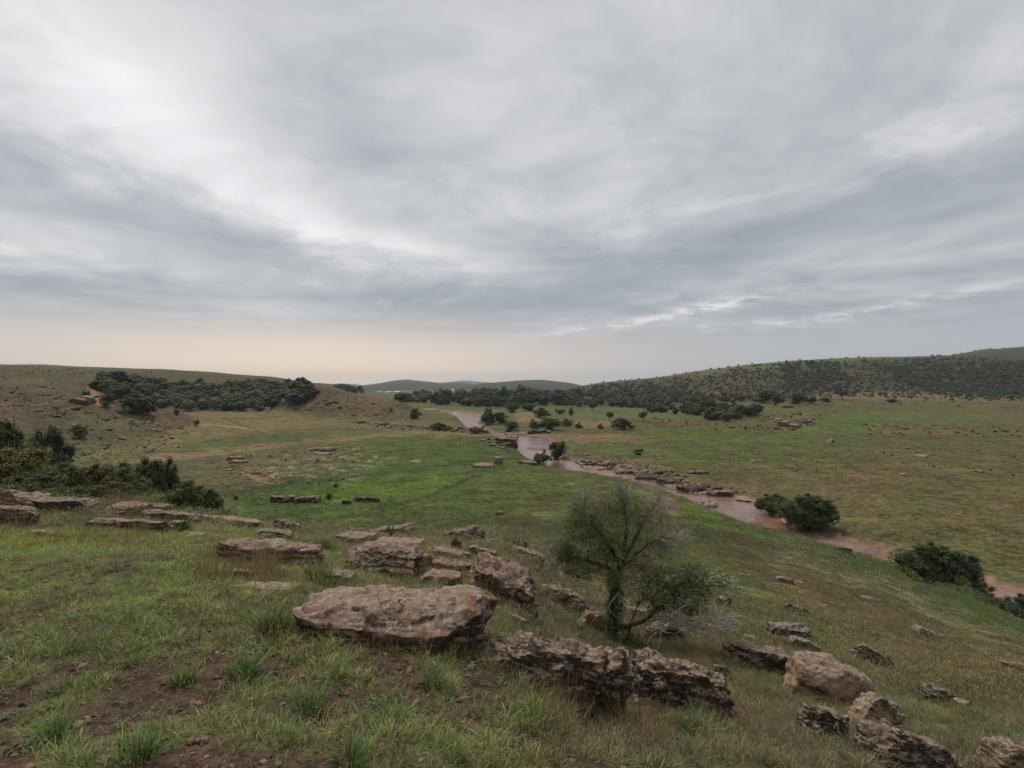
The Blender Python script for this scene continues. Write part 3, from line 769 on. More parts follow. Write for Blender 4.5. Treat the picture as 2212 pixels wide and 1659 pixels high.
def rock_mesh(name, seed, w, l, h, res=26, planes=9, strata=.10, rough=.06, blunt=.35, hollow=0.0):
    """block w x l x h standing on z=0: a clipped block with layered sides"""
    rg = np.random.default_rng(seed)
    nx, ny, nz = (max(5, int(round(res * q))) for q in (1.0, min(1.2, l / w) ** .7, max(.35, min(1., 1.5 * h / w))))
    pts, faces, idx = [], [], {}

    def face(ax, sg, na, nb):
        A, B = np.meshgrid(np.linspace(-1, 1, na), np.linspace(-1, 1, nb), indexing='ij')
        q = np.empty((na, nb, 3)); o = [k for k in range(3) if k != ax]
        q[..., ax] = sg; q[..., o[0]] = A; q[..., o[1]] = B
        base = sum(len(p_) for p_ in pts)
        pts.append(q.reshape(-1, 3))
        i, j = np.meshgrid(np.arange(na - 1), np.arange(nb - 1), indexing='ij')
        a = base + (i * nb + j).ravel()
        f = np.stack([a, a + nb, a + nb + 1, a + 1], 1)
        flip = (sg < 0) ^ (ax == 1)
        faces.append(f[:, ::-1] if flip else f)
    face(2, 1, nx, ny); face(0, 1, ny, nz); face(0, -1, ny, nz); face(1, 1, nx, nz); face(1, -1, nx, nz); face(2, -1, nx, ny)
    P = np.concatenate(pts); Fs = np.concatenate(faces)
    key = np.round(P * 4096).astype(np.int64)
    _, first, inv = np.unique(key, axis=0, return_index=True, return_inverse=True)
    P = P[first]; Fs = inv.ravel()[Fs]
    sph = P / np.linalg.norm(P, axis=1)[:, None] * 1.18
    P = P * (1 - blunt) + sph * blunt
    # chipped off by random planes
    for _ in range(planes):
        n = rg.normal(size=3); n[2] = abs(n[2]) * .7 + rg.uniform(-.5, .3); n /= np.linalg.norm(n)
        d = rg.uniform(.72, 1.08) * (abs(n[0]) + abs(n[1]) + abs(n[2])) * .80
        s = P @ n
        over = np.maximum(s - d, 0)
        P = P - over[:, None] * n * .92
    Q = P * np.array((w, l, h)) / 2
    S = max(w, l)
    k = rg.uniform(0, 60, 3)
    # uneven outline
    g = fbm(Q[:, 0] / (S * .42) + k[0], Q[:, 1] / (S * .42) + k[1], Q[:, 2] / (S * .3) + k[2], 3)
    Q[:, :2] *= (1 + .17 * g)[:, None]
    # layers: ledges run round the sides
    lay = Q[:, 2] / h * rg.uniform(3.0, 5.0) + .8 * fbm(Q[:, 0] / (S * .5) + k[1], Q[:, 1] / (S * .5), k[2], 2)
    saw = (lay - np.floor(lay)); saw = sm(saw, 0, .22) * (1 - sm(saw, .5, 1.0) * .8)
    band = np.sin(np.floor(lay) * 12.9898 + seed) * .5 + .5
    side = np.clip(1.25 - np.abs(P[:, 2]), 0, 1)
    Q[:, :2] *= (1 - .6 * strata * side * (.55 * (1 - saw) + .55 * band))[:, None]
    if hollow:      # undercut front
        u = np.clip(-P[:, 2], 0, 1) * np.clip(-P[:, 1] * 1.3, 0, 1)
        Q[:, 1] += u * hollow * l
    # top: gentle steps and pits
    t = fbm(Q[:, 0] / (S * .3) + k[2], Q[:, 1] / (S * .22) + k[0], 0, 4)
    Q[:, 2] += np.where(P[:, 2] > .2, 1, .3) * h * .16 * t
    n3 = fbm(Q[:, 0] / (S * .13) + 5, Q[:, 1] / (S * .13), Q[:, 2] / (S * .10) + k[0], 4, .6)
    n4 = np.abs(fbm(Q[:, 0] / (S * .24) - 5, Q[:, 1] / (S * .24), Q[:, 2] / (S * .20) + k[1], 3, .55))
    n3 = n3 * 1.25 - .9 * n4
    N = Q / (np.linalg.norm(Q / np.array((w, l, h)), axis=1)[:, None] * np.array((w, l, h)) + 1e-9)
    N /= np.linalg.norm(N, axis=1)[:, None] + 1e-9
    Q += N * (n3 * rough * min(S, 2.2 * h + .2 * S) * .55)[:, None]
    Q[:, 2] += h / 2
    return mesh_np(name, Q, Fs, False, [ROCK])


ROCK_COUNT = [0]
FOOT = []      # footprints, kept free of grass


def place_rock(X0, X1, Yt, Yb, label, group=None, front=.5, roll=None, yaw=0., dark=.5, tint=(1, 1, 1), res=None, sink=.26, dmin=0., strata=.10,
               rough=.06, blunt=.3, planes=8, name='rock', cat='rock', hollow=0.0, d=None, tilt=0.6, deep=1.0):
    """a stone seen between columns X0..X1 and rows Yt..Yb; its foot stands where that sight line meets the ground"""
    ROCK_COUNT[0] += 1
    if X1 < 560 and 1060 < Yt < 1125 and Yb < 1160: sink, front = .08, min(1.0, front + .12)
    Xc = (X0 + X1) / 2
    g = ground(Xc, Yb, dmin) if d is None else spot(Xc, d)
    d = g.y
    w = (X1 - X0) / F * d
    hp = (Yb - Yt) / F * d
    front = front * .8 + .20 if group is None else front
    h = max(front * hp, .02)
    e = max(w * .5, .3)
    z1 = float(H(np.array([g.x]), np.array([d + e]))[0])
    s = math.atan2(z1 - g.z, e) * tilt
    lx = float(H(np.array([g.x + e]), np.array([d]))[0]) - float(H(np.array([g.x - e]), np.array([d]))[0])
    rl = -math.atan2(lx, 2 * e) * .75 if roll is None else math.radians(roll)
    ty = (Yt - CY) / F
    den = math.sin(s) + ty * math.cos(s)
    L = (-ty * d - (g.z + h)) / den if abs(den) > .02 else w * .7
    L = min(max(L, .35 * w), 1.6 * w) * deep
    if L <= 0: L = .7 * w
    n = int((res or int(np.clip((X1 - X0) * .30, 7, 60))) * 1.25)
    hh = h / (1 - sink)
    me = rock_mesh(name, 1000 + ROCK_COUNT[0] * 7, w, L, hh, n, planes, strata, rough, blunt, hollow)
    o = bpy.data.objects.new(name, me); COL.objects.link(o)
    R = Matrix.Rotation(rl, 4, 'Y') @ Matrix.Rotation(s, 4, 'X') @ Matrix.Rotation(math.radians(yaw), 4, 'Z')
    c = Vector((g.x, d + L * .5 * math.cos(s), g.z + L * .5 * math.sin(s) - hh * sink))
    o.matrix_world = Matrix.Translation(c) @ R
    o.color = (*tint, dark)
    o['size'] = 1.0 if d < 40 else .45
    FOOT.append((c.x, c.y, w * .5, L * .5, math.radians(yaw)))
    thing(o, label, cat, group)
    return o


RED, TAN, PINK, GREY, BROWN = (1.08, .93, .86), (1.2, 1.15, 1.02), (1.25, 1.10, 1.05), (.95, 1.02, 1.08), (.88, .84, .78)


def build_rocks():
    R = place_rock
    # ---- the big ones round the camera
    R(612, 1064, 1253, 1404, 'large flat brown slab with lichen-spotted top, biggest rock in front', front=.50, dark=.50, tint=(1.15, 1.03, .92), res=96, strata=.05, rough=.05, blunt=.26, planes=9, sink=.2, hollow=.06, roll=-2, yaw=-6)
    R(1030, 1372, 1378, 1525, 'dark lichen-crusted boulder with overhanging face just right of the big slab', front=.62, dark=.66, tint=(1.05, .95, .86), res=84, rough=.085, strata=.05, hollow=.3, roll=9, blunt=.3)
    R(1352, 1594, 1424, 1550, 'dark jagged boulder with orange broken top, right end of the front ledge', front=.62, dark=.66, tint=(1.05, .93, .84), res=64, rough=.09, strata=.04, roll=20, hollow=.15)
    R(1700, 1896, 1416, 1524, 'pale rounded boulder with white lichen cap on the right slope', front=.66, dark=.24, tint=(1.55, 1.42, 1.28), res=56, blunt=.95, strata=.0, roll=14, rough=.03, planes=3)
    R(1838, 1925, 1492, 1574, 'narrow brown ridge of stone running down below the pale boulder', front=.7, dark=.42, tint=TAN, roll=40, res=34)
    R(1746, 1846, 1527, 1602, 'blackened lichen rock below the pale boulder on the right slope', front=.62, dark=.66, tint=(1., .98, .95), res=40, roll=20, rough=.08, strata=.03)
    R(1862, 2080, 1566, 1690, 'long dark ribbed boulder at the bottom edge on the right', front=.6, dark=.60, tint=(1., .95, .95), res=60, roll=22, rough=.07, strata=.04)
    R(2112, 2260, 1596, 1700, 'tan tilted rock in the bottom right corner', front=.7, dark=.35, tint=TAN, res=44, roll=24)
    R(985, 1148, 1207, 1308, 'large reddish slab leaning down to the right behind the big slab', front=.70, dark=.48, tint=(1.05, .86, .80), res=54, roll=24, blunt=.2, rough=.07)
    R(724, 894, 1174, 1246, 'thick dark layered block with ledges on its sides, behind the big slab', front=.66, dark=.56, tint=(1.0, .92, .86), res=60, strata=.22, blunt=.15, hollow=.2)
    R(404, 674, 1163, 1220, 'broad brown rock with a cracked grey cap, left of the layered block', front=.62, dark=.40, tint=(1.15, .98, .86), res=66, rough=.09, strata=.13)
    R(539, 625, 1142, 1168, 'dark flat stone lying on top of the broad brown rock', front=.65, dark=.58, tint=BROWN, res=30, sink=.05)
    R(577, 632, 1124, 1148, 'small dark stone tipped on edge behind the broad brown rock', front=.8, dark=.6, roll=18, tint=BROWN)
    # ---- ledge at the left edge
    R(-30, 108, 1062, 1108, 'reddish boulder with diagonal bedding at the left edge', front=.7, dark=.28, tint=RED, res=44, strata=.2, roll=10)
    R(-30, 64, 1096, 1138, 'brown overhanging rock with a black hollow under it, far left', front=.8, dark=.45, tint=RED, res=40, hollow=.35)
    R(57, 201, 1080, 1112, 'dark slab spotted with grey lichen beside the left edge boulder', front=.75, dark=.66, tint=BROWN, res=44, blunt=.2)
    R(106, 326, 1064, 1086, 'longest low dark slab at the back of the left ledge', front=.75, dark=.58, tint=BROWN, res=54, blunt=.12, strata=.2)
    R(198, 270, 1082, 1119, 'half-buried pinkish hump of rock in front of the long back slab', front=.45, dark=.25, tint=PINK, res=34, blunt=.5)
    R(264, 330, 1086, 1112, 'weathered block among dry stalks at the right of the pink hump', front=.6, dark=.42, tint=TAN, res=30)
    R(165, 346, 1119, 1146, 'long thin slab with a black undercut front edge', front=.62, dark=.60, tint=(1.1, .95, .88), res=50, blunt=.1, hollow=.3)
    R(290, 421, 1104, 1132, 'dark rounded slab at the right end of the left ledge', front=.65, dark=.60, tint=BROWN, res=40)
    R(367, 411, 1124, 1149, 'small grey stone with pale ridges below the dark rounded slab', front=.8, dark=.45, tint=(1.15, 1.2, 1.25))
    R(420, 552, 1115, 1139, 'low pinkish slab partly under grass before the meadow', front=.5, dark=.38, tint=PINK, res=34)
    R(48, 112, 1143, 1162, 'small flat tan stone in the grass at left', front=.6, dark=.35, tint=TAN)
    R(395, 440, 1150, 1163, 'brown stone sunk in the grass above the broad brown rock', front=.5, dark=.42, tint=BROWN)
    R(492, 534, 1225, 1250, 'single pink block in the grass below the broad brown rock', front=.7, dark=.22, tint=PINK)
    R(486, 640, 1260, 1276, 'flush tan rock sheet in the grass left of the big slab', front=.3, dark=.22, tint=(1.3, 1.12, .92), res=36, blunt=.4, sink=.4)
    # ---- between the big slab and the meadow
    R(716, 802, 1147, 1178, 'pink flat rock behind the dark layered block, left one', front=.5, dark=.25, tint=PINK, res=30)
    R(748, 784, 1140, 1153, 'little brown stone behind the pink flat rock', front=.7, dark=.5, tint=BROWN)
    R(794, 892, 1134, 1163, 'dark slab raised at its right end, on the skyline of the ledge', front=.6, dark=.56, tint=BROWN, roll=-8, res=34)
    R(806, 908, 1159, 1189, 'pale pink slab between the layered block and the raised dark slab', front=.42, dark=.2, tint=PINK, res=32)
    R(800, 830, 1216, 1244, 'left-hand small boulder wedged under the layered block', front=.85, dark=.36, tint=TAN, blunt=.6, res=18)
    R(826, 862, 1213, 1246, 'right-hand small boulder wedged under the layered block', front=.85, dark=.32, tint=TAN, blunt=.6, res=18)
    R(878, 932, 1196, 1228, 'rounded reddish boulder touching the layered block on its right', front=.8, dark=.34, tint=RED, blunt=.6, res=24)
    R(862, 896, 1218, 1246, 'tan pointed stone at the right foot of the layered block', front=.8, dark=.3, tint=TAN, roll=25)
    R(902, 991, 1229, 1272, 'flat pink boulder against the back of the big slab', front=.5, dark=.25, tint=PINK, res=32, blunt=.45)
    R(922, 1018, 1205, 1235, 'brown slab reaching to the leaning reddish slab', front=.6, dark=.48, tint=RED, roll=8, res=34)
    R(956, 1044, 1141, 1170, 'dark tilted slab standing clear at the meadow edge', front=.75, dark=.58, tint=BROWN, roll=-12, res=32)
    R(930, 1013, 1182, 1208, 'reddish flat block with ferns under its front edge', front=.6, dark=.45, tint=RED, res=28)
    R(1006, 1068, 1181, 1206, 'dark stepped stone right of the fern block', front=.65, dark=.52, tint=BROWN, roll=12, res=24)
    R(1083, 1120, 1162, 1182, 'small black rock with a bush at its right', front=.8, dark=.8, tint=BROWN)
    R(1096, 1174, 1182, 1211, 'broken reddish slab left of the scraggly tree', front=.55, dark=.45, tint=RED, roll=18, res=28)
    R(1064, 1102, 1206, 1224, 'dark sliver of rock on the slope left of the tree', front=.7, dark=.6, tint=BROWN, roll=22)
    R(1157, 1200, 1210, 1227, 'low brown stone beside the bare left twigs of the tree', front=.6, dark=.48, tint=BROWN)
    R(1050, 1076, 1163, 1175, 'tiny grey stone at the meadow edge', front=.7, dark=.45, tint=GREY)
    R(694, 754, 1229, 1256, 'worn brown rock in grass just above the big slab', front=.4, dark=.45, tint=BROWN)
    R(1158, 1232, 1262, 1308, 'grey-brown boulder behind bare twigs, left of the tree', front=.6, dark=.42, tint=TAN, res=30, roll=14)
    R(1209, 1274, 1281, 1330, 'pale-topped slab with a dark underside left of the trunk', front=.65, dark=.48, tint=GREY, res=30, hollow=.25)
    R(1251, 1312, 1320, 1368, 'tan rounded boulder at the left foot of the trunk', front=.75, dark=.28, tint=(1.3, 1.12, .9), res=30, blunt=.6)
    R(1084, 1131, 1325, 1349, 'small broken stone right of the big slab', front=.6, dark=.35, tint=PINK)
    R(1400, 1484, 1346, 1386, 'dark rock under dead twigs right of the trunk', front=.7, dark=.55, tint=BROWN, res=30)
    R(1355, 1400, 1310, 1338, 'pinkish rock showing behind the trunk', front=.6, dark=.35, tint=PINK)
    R(1546, 1581, 1287, 1311, 'small dark boulder beyond the flowering branches', front=.85, dark=.62, tint=BROWN, blunt=.6)
    # ---- right slope
    R(1572, 1728, 1384, 1456, 'long slab sloping down to the pale boulder', front=.5, dark=.52, tint=(1.05, .95, .9), roll=17, res=46)
    R(1655, 1760, 1348, 1381, 'dark flat-topped slab with rough edge on the right slope', front=.7, dark=.60, tint=GREY, roll=4, res=34)
    R(1696, 1748, 1306, 1327, 'small dark slab highest on the right slope', front=.65, dark=.58, tint=GREY, roll=16)
    R(1705, 1771, 1378, 1408, 'narrow tan-edged slab under the dark flat-topped slab', front=.6, dark=.45, tint=TAN, roll=22)
    R(1848, 1942, 1395, 1442, 'thin slab lying diagonally down the right slope', front=.6, dark=.5, tint=(1.05, .98, .95), roll=27, res=30)
    R(1994, 2081, 1483, 1524, 'long dark stone nearest the right edge of the slope', front=.65, dark=.55, tint=GREY, roll=22, res=30)
    R(2168, 2240, 1426, 1456, 'grey-pink rock cut by the right picture edge', front=.6, dark=.35, tint=PINK, roll=10)
    R(1860, 1895, 1286, 1299, 'pink flat stone alone in the middle of the right slope', front=.4, dark=.15, tint=PINK, roll=12)
    R(1678, 1717, 1245, 1261, 'little dark stone near the top of the right slope', front=.6, dark=.55, tint=GREY, roll=12)
    R(1984, 2031, 1351, 1378, 'worn stone ribs level with the brown grass', front=.35, dark=.4, tint=TAN, roll=22)
    R(1890, 1958, 1506, 1537, 'flat brown rock right of the stone ridge', front=.4, dark=.38, tint=TAN, roll=18)
    R(2078, 2122, 1510, 1533, 'short pale slab behind the long dark stone', front=.45, dark=.3, tint=TAN, roll=22)
    R(1540, 1579, 1440, 1468, 'upright brown stone at the end of the dry grass', front=.85, dark=.45, tint=BROWN)
    R(1474, 1502, 1549, 1572, 'small dull stone in the grass in front of the jagged boulder', front=.7, dark=.45, tint=BROWN)
    R(1806, 1844, 1180, 1193, 'dark stone on the near bank of the river', front=.7, dark=.72, tint=GREY)
    R(1408, 1440, 1163, 1186, 'long dark rock behind the crown of the tree', front=.7, dark=.62, tint=BROWN)
    R(1610, 1650, 1372, 1392, 'pale stone behind the long sloping slab', front=.5, dark=.3, tint=TAN, roll=15)
    # ---- in the meadow
    M = dict(dmin=45)
    R(582, 640, 1070, 1086, 'left half of the grey and black outcrop in the meadow', front=.8, dark=.55, tint=GREY, rough=.14, res=26, **M)
    R(632, 690, 1072, 1087, 'right half of the grey and black outcrop, darkest stones', front=.8, dark=.68, tint=RED, rough=.14, res=26, **M)
    R(758, 818, 1072, 1085, 'black outcrop in the meadow right of the grey one', front=.8, dark=.75, tint=GREY, rough=.14, res=26, **M)
    R(736, 758, 1079, 1090, 'small black stone between the two meadow outcrops', front=.8, dark=.75, tint=GREY, **M)
    R(482, 520, 985, 995, 'upper dark stone of the pair left of the pale patches', front=.7, dark=.6, tint=RED, **M)
    R(490, 528, 992, 1001, 'lower brown stone of the pair left of the pale patches', front=.6, dark=.5, tint=RED, **M)
    R(664, 690, 966, 974, 'left reddish rock of the row at the meadow top', front=.7, dark=.45, tint=RED, **M)
    R(688, 718, 965, 976, 'right reddish rock of the row at the meadow top', front=.7, dark=.5, tint=RED, **M)
    R(676, 712, 975, 984, 'flat red rock below the row at the meadow top', front=.5, dark=.3, tint=RED, **M)
    R(1070, 1090, 1104, 1113, 'single dark stone in the open meadow above the ledge', front=.8, dark=.6, tint=GREY, blunt=.6, **M)
    R(882, 908, 994, 1001, 'flat pink stone alone in the green meadow', front=.4, dark=.1, tint=PINK, **M)
    R(1018, 1068, 1000, 1011, 'pinkish ledge where the ditch meets the meadow', front=.6, dark=.35, tint=PINK, **M)
    R(1066, 1086, 986, 1003, 'grey stacked stones at the head of the ditch', front=.85, dark=.35, tint=GREY, **M)
    R(1118, 1160, 995, 1003, 'grey flat ledge left of the streamside bush', front=.6, dark=.4, tint=GREY, **M)
    R(540, 562, 1018, 1026, 'light round stone among the scattered meadow stones', front=.8, dark=.1, tint=PINK, blunt=.6, **M)
    # ---- left hillside: the one that stands out
    H_ = dict(dmin=110)
    R(143, 184, 860, 873, 'dark boulder beside the orange path on the left hill', front=.85, dark=.6, tint=RED, blunt=.5, **H_)
    R(165, 190, 855, 870, 'reddish boulder leaning on the dark one by the orange path', front=.85, dark=.4, tint=RED, blunt=.5, **H_)
    # ---- right field
    R(1682, 1712, 909, 922, 'grey block with a pale top in the outcrop of the far field', front=.8, dark=.45, tint=(1.2, 1.2, 1.2), **M)
    R(1732, 1758, 906, 918, 'square dark block at the right of the far field outcrop', front=.8, dark=.55, tint=GREY, **M)
    R(1705, 1732, 914, 924, 'low stone between the two blocks of the far field outcrop', front=.6, dark=.5, tint=GREY, **M)
    R(1694, 1716, 876, 881, 'low dark rock behind the orange scar in the far field', front=.8, dark=.8, tint=BROWN, **M)
    R(1755, 1764, 925, 929, 'white stone under the outcrop of the far field', front=.8, dark=.0, tint=(2.2, 2.2, 2.1), **M)
    R(1488, 1532, 1016, 1024, 'dark ledge alone in the brown field beyond the river', front=.7, dark=.7, tint=GREY, **M)
    R(1372, 1390, 973, 981, 'low black rock in the green strip across the river', front=.8, dark=.8, tint=GREY, d=147)
    R(843, 853, 912, 919, 'small bright white object on the bank below the brown mound', front=.85, dark=.0, tint=(2.8, 2.8, 2.7), dmin=160)  # unidentified white object, modelled with the stone shape
    # ---- rock shelves along the river
    shelf = [
        (1140, 1192, 925, 938, 'dark shelf at the upper end of the wide pool', .6, GREY), (1090, 1140, 930, 940, 'reddish shelf beside the bush at the pool', .4, RED),
        (1138, 1195, 962, 970, 'dark rock tongue across the foot of the pool', .55, GREY), (1120, 1165, 968, 979, 'pink rock tongue under the dark one', .1, PINK),
        (1060, 1116, 946, 962, 'broken dark rocks on the left bank of the pool', .6, GREY), (1084, 1118, 955, 972, 'black point of rock jutting into the pool', .7, GREY),
        (1010, 1060, 922, 936, 'flat tan shelves left of the streamside bushes', .4, TAN), (1236, 1280, 992, 1001, 'pink ledge right of the streamside bush', .15, PINK),
        (1262, 1330, 998, 1014, 'cracked red ledge in the middle reach', .45, RED), (1318, 1392, 1006, 1022, 'grey ledge running along the far bank', .55, GREY),
        (1380, 1440, 1012, 1034, 'first black block of the far bank cliff', .75, BROWN), (1425, 1480, 1024, 1046, 'second black block of the far bank cliff', .72, BROWN),
        (1440, 1500, 1036, 1055, 'brown ledge under the black blocks', .5, RED), (1478, 1542, 1034, 1062, 'tallest black block of the far bank cliff', .8, BROWN),
        (1536, 1600, 1052, 1072, 'end block of the far bank cliff beside the pool', .6, RED), (1500, 1548, 1052, 1068, 'reddish step below the tallest black block', .4, RED),
        (1492, 1560, 1066, 1094, 'grey rock apron on the near bank', .45, GREY), (1540, 1574, 1088, 1112, 'pink end of the near bank apron', .15, PINK),
        (1600, 1648, 1066, 1082, 'smooth pink sheet left of the riverside bushes', .12, PINK), (1820, 1930, 1168, 1196, 'long pink sheet between the two big riverside bushes', .08, PINK),
        (2142, 2230, 1250, 1304, 'large pink rock sheet at the right edge beyond the bushes', .18, PINK), (2080, 2150, 1246, 1262, 'grey rim of rock behind the pink sheet', .45, GREY),
        (1290, 1345, 1020, 1030, 'small pink rocks awash in the stream', .2, PINK), (1150, 1200, 938, 946, 'pink shallows at the right side of the pool', .15, PINK),
        (972, 1020, 893, 902, 'pink shelf at the far pool', .2, PINK), (905, 945, 879, 887, 'pale pink shelf where the river leaves the mound', .12, PINK), (1000, 1050, 913, 921, 'pink bank below the far pool', .2, PINK),
    ]
    for X0, X1, Yt, Yb, lab, dk, tn in shelf:
        Ym = (Yt + Yb) / 2
        dd = F * 17.8 / (Yb - CY)
        Yt = Yt + (Yb - Yt) * .25
        R(X0, X1, Yt, Yb, lab, front=.75 if dk > .5 else .55 if dk > .3 else .2, dark=dk + .10, tint=tn, rough=.15, strata=.12, blunt=.25, planes=13, yaw=((X0 * 7) % 50) - 25, d=dd, tilt=0.1, roll=0, sink=.42, group='rock shelves of the river bed')


def build_small_stones():
    """stones alike, told apart only by where they lie"""
    protos = [rock_mesh('rock', 500 + k, 1, .85, .62, 9, 7, .12, .10, .4) for k in range(7)]
    rg = np.random.default_rng(23); rest = []; share = .40

    def scatter(poly, n, px, label, group, dmin=0., dark=(.3, .7), tint=((.85, 1.2)), flat=.7, warm=1.0, dmax=1e9, share=.40):
        P = np.array(poly, float); k = 0; t = 0; found = []
        while k < n and t < n * 40:
            t += 1
            X, Y = rg.uniform(P[:, 0].min(), P[:, 0].max()), rg.uniform(P[:, 1].min(), P[:, 1].max())
            if poly_sd(np.array([X]), np.array([Y]), poly)[0] < 0: continue
            g = ground(X, Y, dmin)
            if g.y > dmax: continue
            k += 1
            found.append((rg.uniform(*px) * (1 + .8 * rg.random() ** 4), g))
        found.sort(key=lambda q: -q[0])
        for i, (wp, g) in enumerate(found):
            w = wp / F * g.y
            hz = w * flat * rg.uniform(.5, 1.1)
            rot = (rg.uniform(-.25, .25), rg.uniform(-.25, .25), rg.uniform(0, 6.3)); sc = (w, w * rg.uniform(.6, 1.2), hz)
            q = rg.uniform(*tint); dk = rg.uniform(*dark); pk = int(rg.integers(7))
            if i >= len(found) * share:
                rest.append((Matrix.LocRotScale(Vector((g.x, g.y, g.z - hz * .16)), __import__('mathutils').Euler(rot), Vector(sc)), pk)); continue
            o = bpy.data.objects.new('rock', protos[pk]); COL.objects.link(o)
            o.location = (g.x, g.y, g.z - hz * .16); o.rotation_euler = rot; o.scale = sc
            o.color = (q * warm, q * .96, q * .92, dk); o['size'] = float(w)
            thing(o, label, 'rock', group)
    scatter([(0, 838), (150, 835), (300, 890), (420, 922), (400, 960), (280, 985), (150, 985), (120, 900), (0, 880)], 110, (4, 10),
            'small brown stone lying among many on the rocky left hillside', 'stones of the left hillside', 110, (.5, .8), (.65, .95), .6, share=.32)
    scatter([(660, 868), (760, 858), (900, 885), (880, 900), (760, 905), (660, 890)], 46, (3, 8),
            'small grey-brown stone on the flank of the brown mound', 'stones of the brown mound', 230, (.5, .8), (.65, .95))
    scatter([(760, 913), (900, 918), (1010, 925), (1000, 932), (860, 929), (770, 922)], 22, (5, 13),
            'dark stone in the rocky bank at the foot of the brown mound', 'stones below the brown mound', 190, (.6, .8))
    scatter([(470, 1000), (600, 1005), (640, 1030), (560, 1045), (480, 1020)], 30, (5, 11),
            'pinkish stone in the stony patch at the left of the meadow', 'stones of the meadow patch', 60, (.05, .3), (1.0, 1.4))
    scatter([(1640, 905), (1760, 905), (1780, 925), (1700, 930), (1640, 920)], 26, (4, 10),
            'grey stone in the rocky outcrop of the far field', 'stones of the far outcrop', 100, (.35, .65), (.9, 1.3))
    scatter([(1560, 960), (1800, 950), (2212, 985), (2212, 1040), (1800, 1020), (1560, 1000)], 24, (6, 13),
            'dull dark stone scattered over the wide field across the river', 'stones of the wide field', 80, (.5, .75))
    scatter([(1060, 940), (1110, 955), (1100, 975), (1050, 960), (1030, 945)], 40, (5, 13),
            'broken grey stone on the bank left of the pool', 'stones left of the pool', 130, (.5, .8), (.6, 1.0), share=.2)
    scatter([(1230, 995), (1330, 1002), (1480, 1040), (1560, 1062), (1500, 1062), (1380, 1030), (1260, 1008)], 110, (6, 20),
            'broken dark stone along the far river bank', 'stones of the far river bank', 80, (.55, .9), (.6, 1.0), .8, share=.16)
    scatter([(720, 1140), (1000, 1170), (1220, 1240), (1240, 1320), (1080, 1230), (780, 1180)], 30, (7, 15),
            'small reddish stone between the slabs of the ledge', 'small stones of the ledge', 0, (.3, .6), dmax=30, share=.3)
    scatter([(0, 1075), (200, 1068), (420, 1105), (640, 1135), (640, 1165), (420, 1150), (200, 1150), (0, 1140)], 70, (6, 20),
            'small brown stone of the broken left ledge', 'small stones of the left ledge', 0, (.4, .75), (.7, 1.1), dmax=14, share=.2)
    scatter([(640, 1130), (900, 1130), (1100, 1180), (1240, 1240), (1300, 1380), (1120, 1340), (1000, 1230), (700, 1190)], 90, (6, 18),
            'brown fragment among the slabs behind the big slab', 'fragments of the middle ledge', 0, (.4, .75), (.7, 1.1), dmax=30, share=.15)
    scatter([(1500, 1200), (1800, 1250), (2212, 1430), (2212, 1600), (1900, 1480), (1600, 1350)], 36, (7, 15),
            'small weathered stone scattered on the right slope', 'small stones of the right slope', 0, (.35, .65), dmax=60)
    scatter([(80, 1335), (700, 1330), (1000, 1450), (1100, 1659), (0, 1659)], 46, (6, 15),
            'small reddish stone on the bare soil in front', 'small stones in front', 0, (.1, .4), (1., 1.3), dmax=8)

    # the rest of the stones, too many and too small to tell apart
    V, Fc, n0 = [], [], 0
    for Mx, pk in rest:
        me = protos[pk]; v = np.empty(len(me.vertices) * 3); me.vertices.foreach_get('co', v); v = v.reshape(-1, 3)
        f = np.empty(len(me.loops), int); me.loops.foreach_get('vertex_index', f)
        A = np.array(Mx); V.append(v @ A[:3, :3].T + A[:3, 3]); Fc.append(f.reshape(-1, 4) + n0); n0 += len(v)
    o = link('scattered_stones', mesh_np('scattered_stones', np.concatenate(V), np.concatenate(Fc), False, [ROCK]), kind='stuff', label='countless small stones strewn over the slopes and banks')
    o.color = (.95, .9, .85, .55); o['size'] = 1.0


build_rocks()
build_small_stones()

# ------------------------------------------------------------------ foliage
def foliage_material():
    m = mat('leaves'); b = NB(m)
    oi = b.N.new('ShaderNodeObjectInfo')
    lf = b.attr('leaf').outputs['Color']
    c = b.vmul(oi.outputs['Color'], lf)
    n = b.surface(c, .62, None, .18)
    tr = b.N.new('ShaderNodeBsdfTranslucent'); b.L.new(b.vmul(c, (1.25, 1.35, .7)), tr.inputs[0])
    mx = b.N.new('ShaderNodeMixShader'); mx.inputs[0].default_value = .22
    b.L.new(n.outputs[0], mx.inputs[1]); b.L.new(tr.outputs[0], mx.inputs[2])
    out = [q for q in b.N if q.type == 'OUTPUT_MATERIAL'][0]; b.L.new(mx.outputs[0], out.inputs[0])
    return m


def bark_material(name, c0, c1):
    m = mat(name); b = NB(m)
    tc = b.N.new('ShaderNodeTexCoord')
    n = b.noise(b.vmul(tc.outputs['Object'], (1, 1, .3)), 22, 4, .65)
    b.surface(b.mix(b.ramp(n, .35, .65), c0, c1), .9, b.bump(n, .6, .01), .15)
    return m


LEAF = foliage_material()
BARK = bark_material('bark', (.035, .027, .020), (.11, .085, .065))
TWIG = bark_material('grey_twigs', (.19, .17, .145), (.40, .375, .335))


